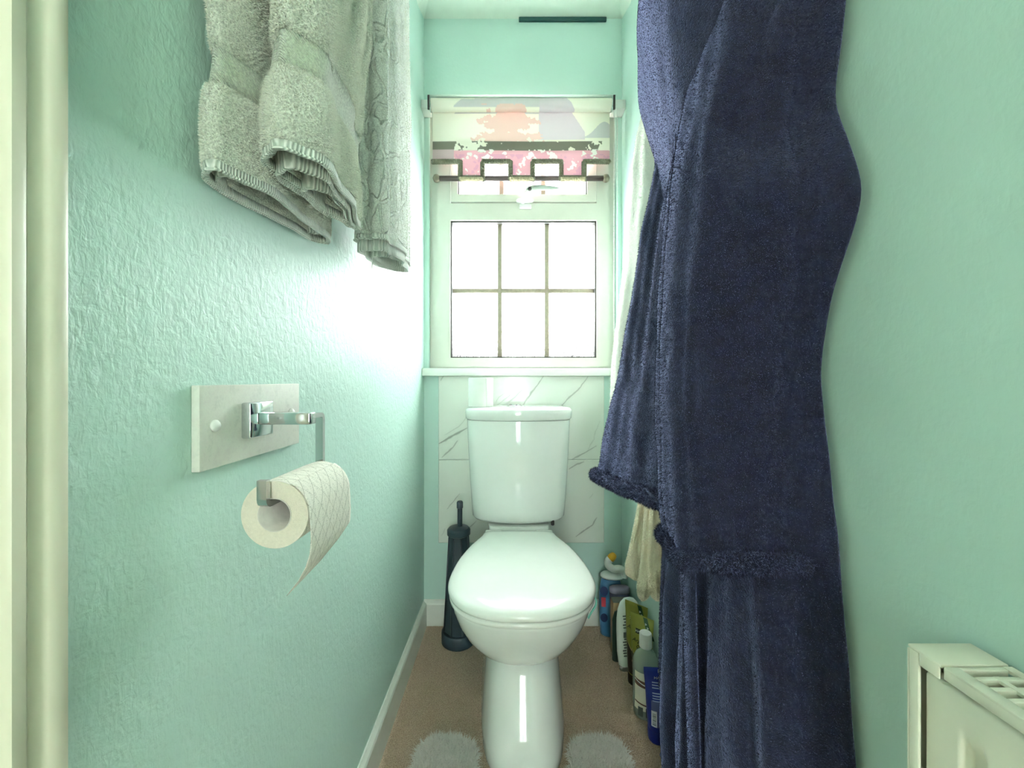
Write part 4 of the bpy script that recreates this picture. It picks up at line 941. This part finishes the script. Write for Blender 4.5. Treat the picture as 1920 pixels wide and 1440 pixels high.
# blue tube
c = (.389, 1.026); rot = -.10
o, b, S = tube('cosmetic_tube', c, rot, 'royal blue cosmetic tube with white barcode at the row\'s near end', .186, .036, 'tube_blue', 'tube_blue')
skin('panel', c, rot, S, lambda s, q: (-.020+.040*s, .045+.065*q), 14, 8, 'panel_lilac', b)
bcd = skin('barcode_patch', c, rot, S, lambda s, q: (-.020+.013*s, .045+.040*q), 5, 6, 'print_white', b, .0010)
for k_ in range(9): skin('barcode_line', c, rot, S, lambda s, q: (-.0175+.008*s, .050+k_*.0034+q*(.0012+.0008*(k_ % 3 == 0))), 3, 1, 'barcode_grey', bcd, .0015)
for k_ in range(7):
    z = .152-k_*.0062 if k_ < 3 else .146-k_*.0062
    wd = .034-.003*(k_ % 3); skin('print_line', c, rot, S, lambda s, q: (-.017+wd*s, z+q*.0026), 8, 1, 'print_pale', b, .0008)
skin('notch_mark', c, rot, S, lambda s, q: (.000+.003*s, .175+.008*q), 2, 2, 'print_white', b, .0012)
d = front(S, .164, 0)+.0022; text('lettering', 'HARD', (c[0]+.003*math.cos(rot)+d*math.sin(rot), c[1]-d*math.cos(rot), .164), .0105, (math.pi/2+.12, 0, rot), 'print_white', b)

# ------------------------------------------------------------------ pedestal mat
mt = thing('pedestal_mat', (TX, .85, 0), 'white shaggy bath mat wrapped around the toilet foot', 'bath mat')
px = [(-.232, .62), (-.236, .80), (-.236, .93), (-.228, .995), (-.190, 1.018), (-.130, 1.012), (-.090, .985), (-.088, .94), (-.062, .893), (.027, .887), (.116, .893), (.149, .94), (.151, .985), (.182, 1.012), (.245, 1.016), (.283, .993), (.292, .93), (.290, .80), (.285, .62), (.2, .60), (.03, .60), (-.15, .60)]
pc = polyline(np.vstack([cat_closed(px, 160), cat_closed(px, 160)[:1]]), 200)[:-1]
Vm = [(x, y, z) for z in (.001, .010) for x, y in pc]; nn_ = len(pc)
mb = new('backing', Vm, [tuple(range(nn_))[::-1], tuple(range(nn_, 2*nn_))]+[(i, (i+1) % nn_, (i+1) % nn_+nn_, i+nn_) for i in range(nn_)], 'mat_pile', mt, smooth=False)
pile('shag_pile', mb, 60000, .017, .0032, 'mat_pile', mt, keep=lambda c_: c_[:, 2] > .004, droop=0, spread=1.1)

# ------------------------------------------------------------------ radiator on the right wall
rd = thing('radiator', (.40, .05, .08), 'white convector radiator with slotted top grille on the right wall', 'radiator')
X0, X1, YE, YS, ZT_, ZB_ = .367, .4255, .358, -.30, .7065, .09
# end casings
for ya, yb_ in ((YE-.0012, YE), (YS, YS+.0012)): box('end_panel', (X0, X1), (ya, yb_), (ZB_, ZT_-.004), 'radiator_enamel', rd)
lip = box('end_lip', (X0, X0+.003), (YE-.0095, YE-.0012), (ZB_, ZT_-.003), 'radiator_enamel', rd, bev=.0008)
tc_ = box('top_cap', (X0, X1), (.330, YE), (ZT_-.003, ZT_), 'radiator_enamel', rd, bev=.0012)
new('cap_lip', *boxg(X0, X0+.002, .3315, YE-.010, ZT_-.0135, ZT_-.002, .0008), 'radiator_enamel', tc_, angle=.6)
# grille
g = thing('top_grille', (0, 0, 0), None, None); g.name = 'top_grille'; g.parent = rd; ORG[g.name] = ORG[rd.name]; g.location = (0, 0, 0)
del g
gr = box('top_grille', (X0+.0005, X0+.0125), (YS, .3285), (ZT_-.003, ZT_-.0002), 'radiator_enamel', rd, bev=.0008)
new('grille_lip', *boxg(X0+.0005, X0+.002, YS, .3285, ZT_-.011, ZT_-.002, .0005), 'radiator_enamel', gr)
box('grille_bar', (X1-.008, X1), (YS, .3285), (ZT_-.003, ZT_-.0002), 'radiator_enamel', gr)
mid = (X0+.0125+X1-.008)/2
box('grille_bar', (mid-.0025, mid+.0025), (YS, .3175), (ZT_-.003, ZT_-.0002), 'radiator_enamel', gr)
y = .3285; k_ = 0; base = None
while y > YS:
    wd = .004 if k_ else .003
    if base is None:
        base = box('grille_slat', (X0+.0125, X1-.008), (-.0021, .0021), (ZT_-.0065, ZT_-.0004), 'radiator_enamel', gr, bev=.0005); base.location.y += y-.0021; first_y = y-.0021
    else:
        q = base.copy(); C.objects.link(q); q.location.y = base.location.y+(y-.0021-first_y)
    y -= .0108; k_ += 1
# front panel with pressed flutes (real relief)
def flutes(xf, sgn, name):
    ys = np.linspace(YS+.003, YE-.011, 520); zs = np.concatenate([[ZB_+.004], np.linspace(ZB_+.03, ZB_+.06, 6), np.linspace(ZB_+.08, ZT_-.10, 6), np.linspace(ZT_-.075, ZT_-.045, 8), [ZT_-.030, ZT_-.020, ZT_-.0165, ZT_-.015]])
    V = []
    for z in zs:
        fz = min(1, max(0, (ZT_-.045-z)/.02))*min(1, max(0, (z-ZB_-.03)/.02)); fz = fz*fz*(3-2*fz)
        top = .008 if z > ZT_-.0155 else .003 if z > ZT_-.017 else 0
        for yy in ys:
            ph = ((YE-.011-.018-yy)/.0333) % 1.0; q = min(1, max(0, (abs(ph-.5)-.14)/.16)); q = 1-q*q*(3-2*q)
            if yy > YE-.030: q = 0
            V.append((xf+sgn*(.0075*q*fz+top), yy, z))
    n = len(ys); return new(name, V, [(i*n+j, i*n+j+1, (i+1)*n+j+1, (i+1)*n+j) for i in range(len(zs)-1) for j in range(n-1)], 'radiator_enamel', rd, fix=False)
flutes(X0+.006, 1, 'front_panel')
box('rear_panel', (X1-.006, X1-.004), (YS+.003, YE-.003), (ZB_+.004, ZT_-.03), 'radiator_enamel', rd)
box('convector_core', (X0+.020, X1-.012), (YS+.01, YE-.012), (ZB_+.03, ZT_-.030), 'radiator_dark', rd)
for yb_ in (.27, -.2): box('wall_bracket', (X1, XR-.0005), (yb_-.015, yb_+.015), (.2, .6), 'radiator_enamel', rd)
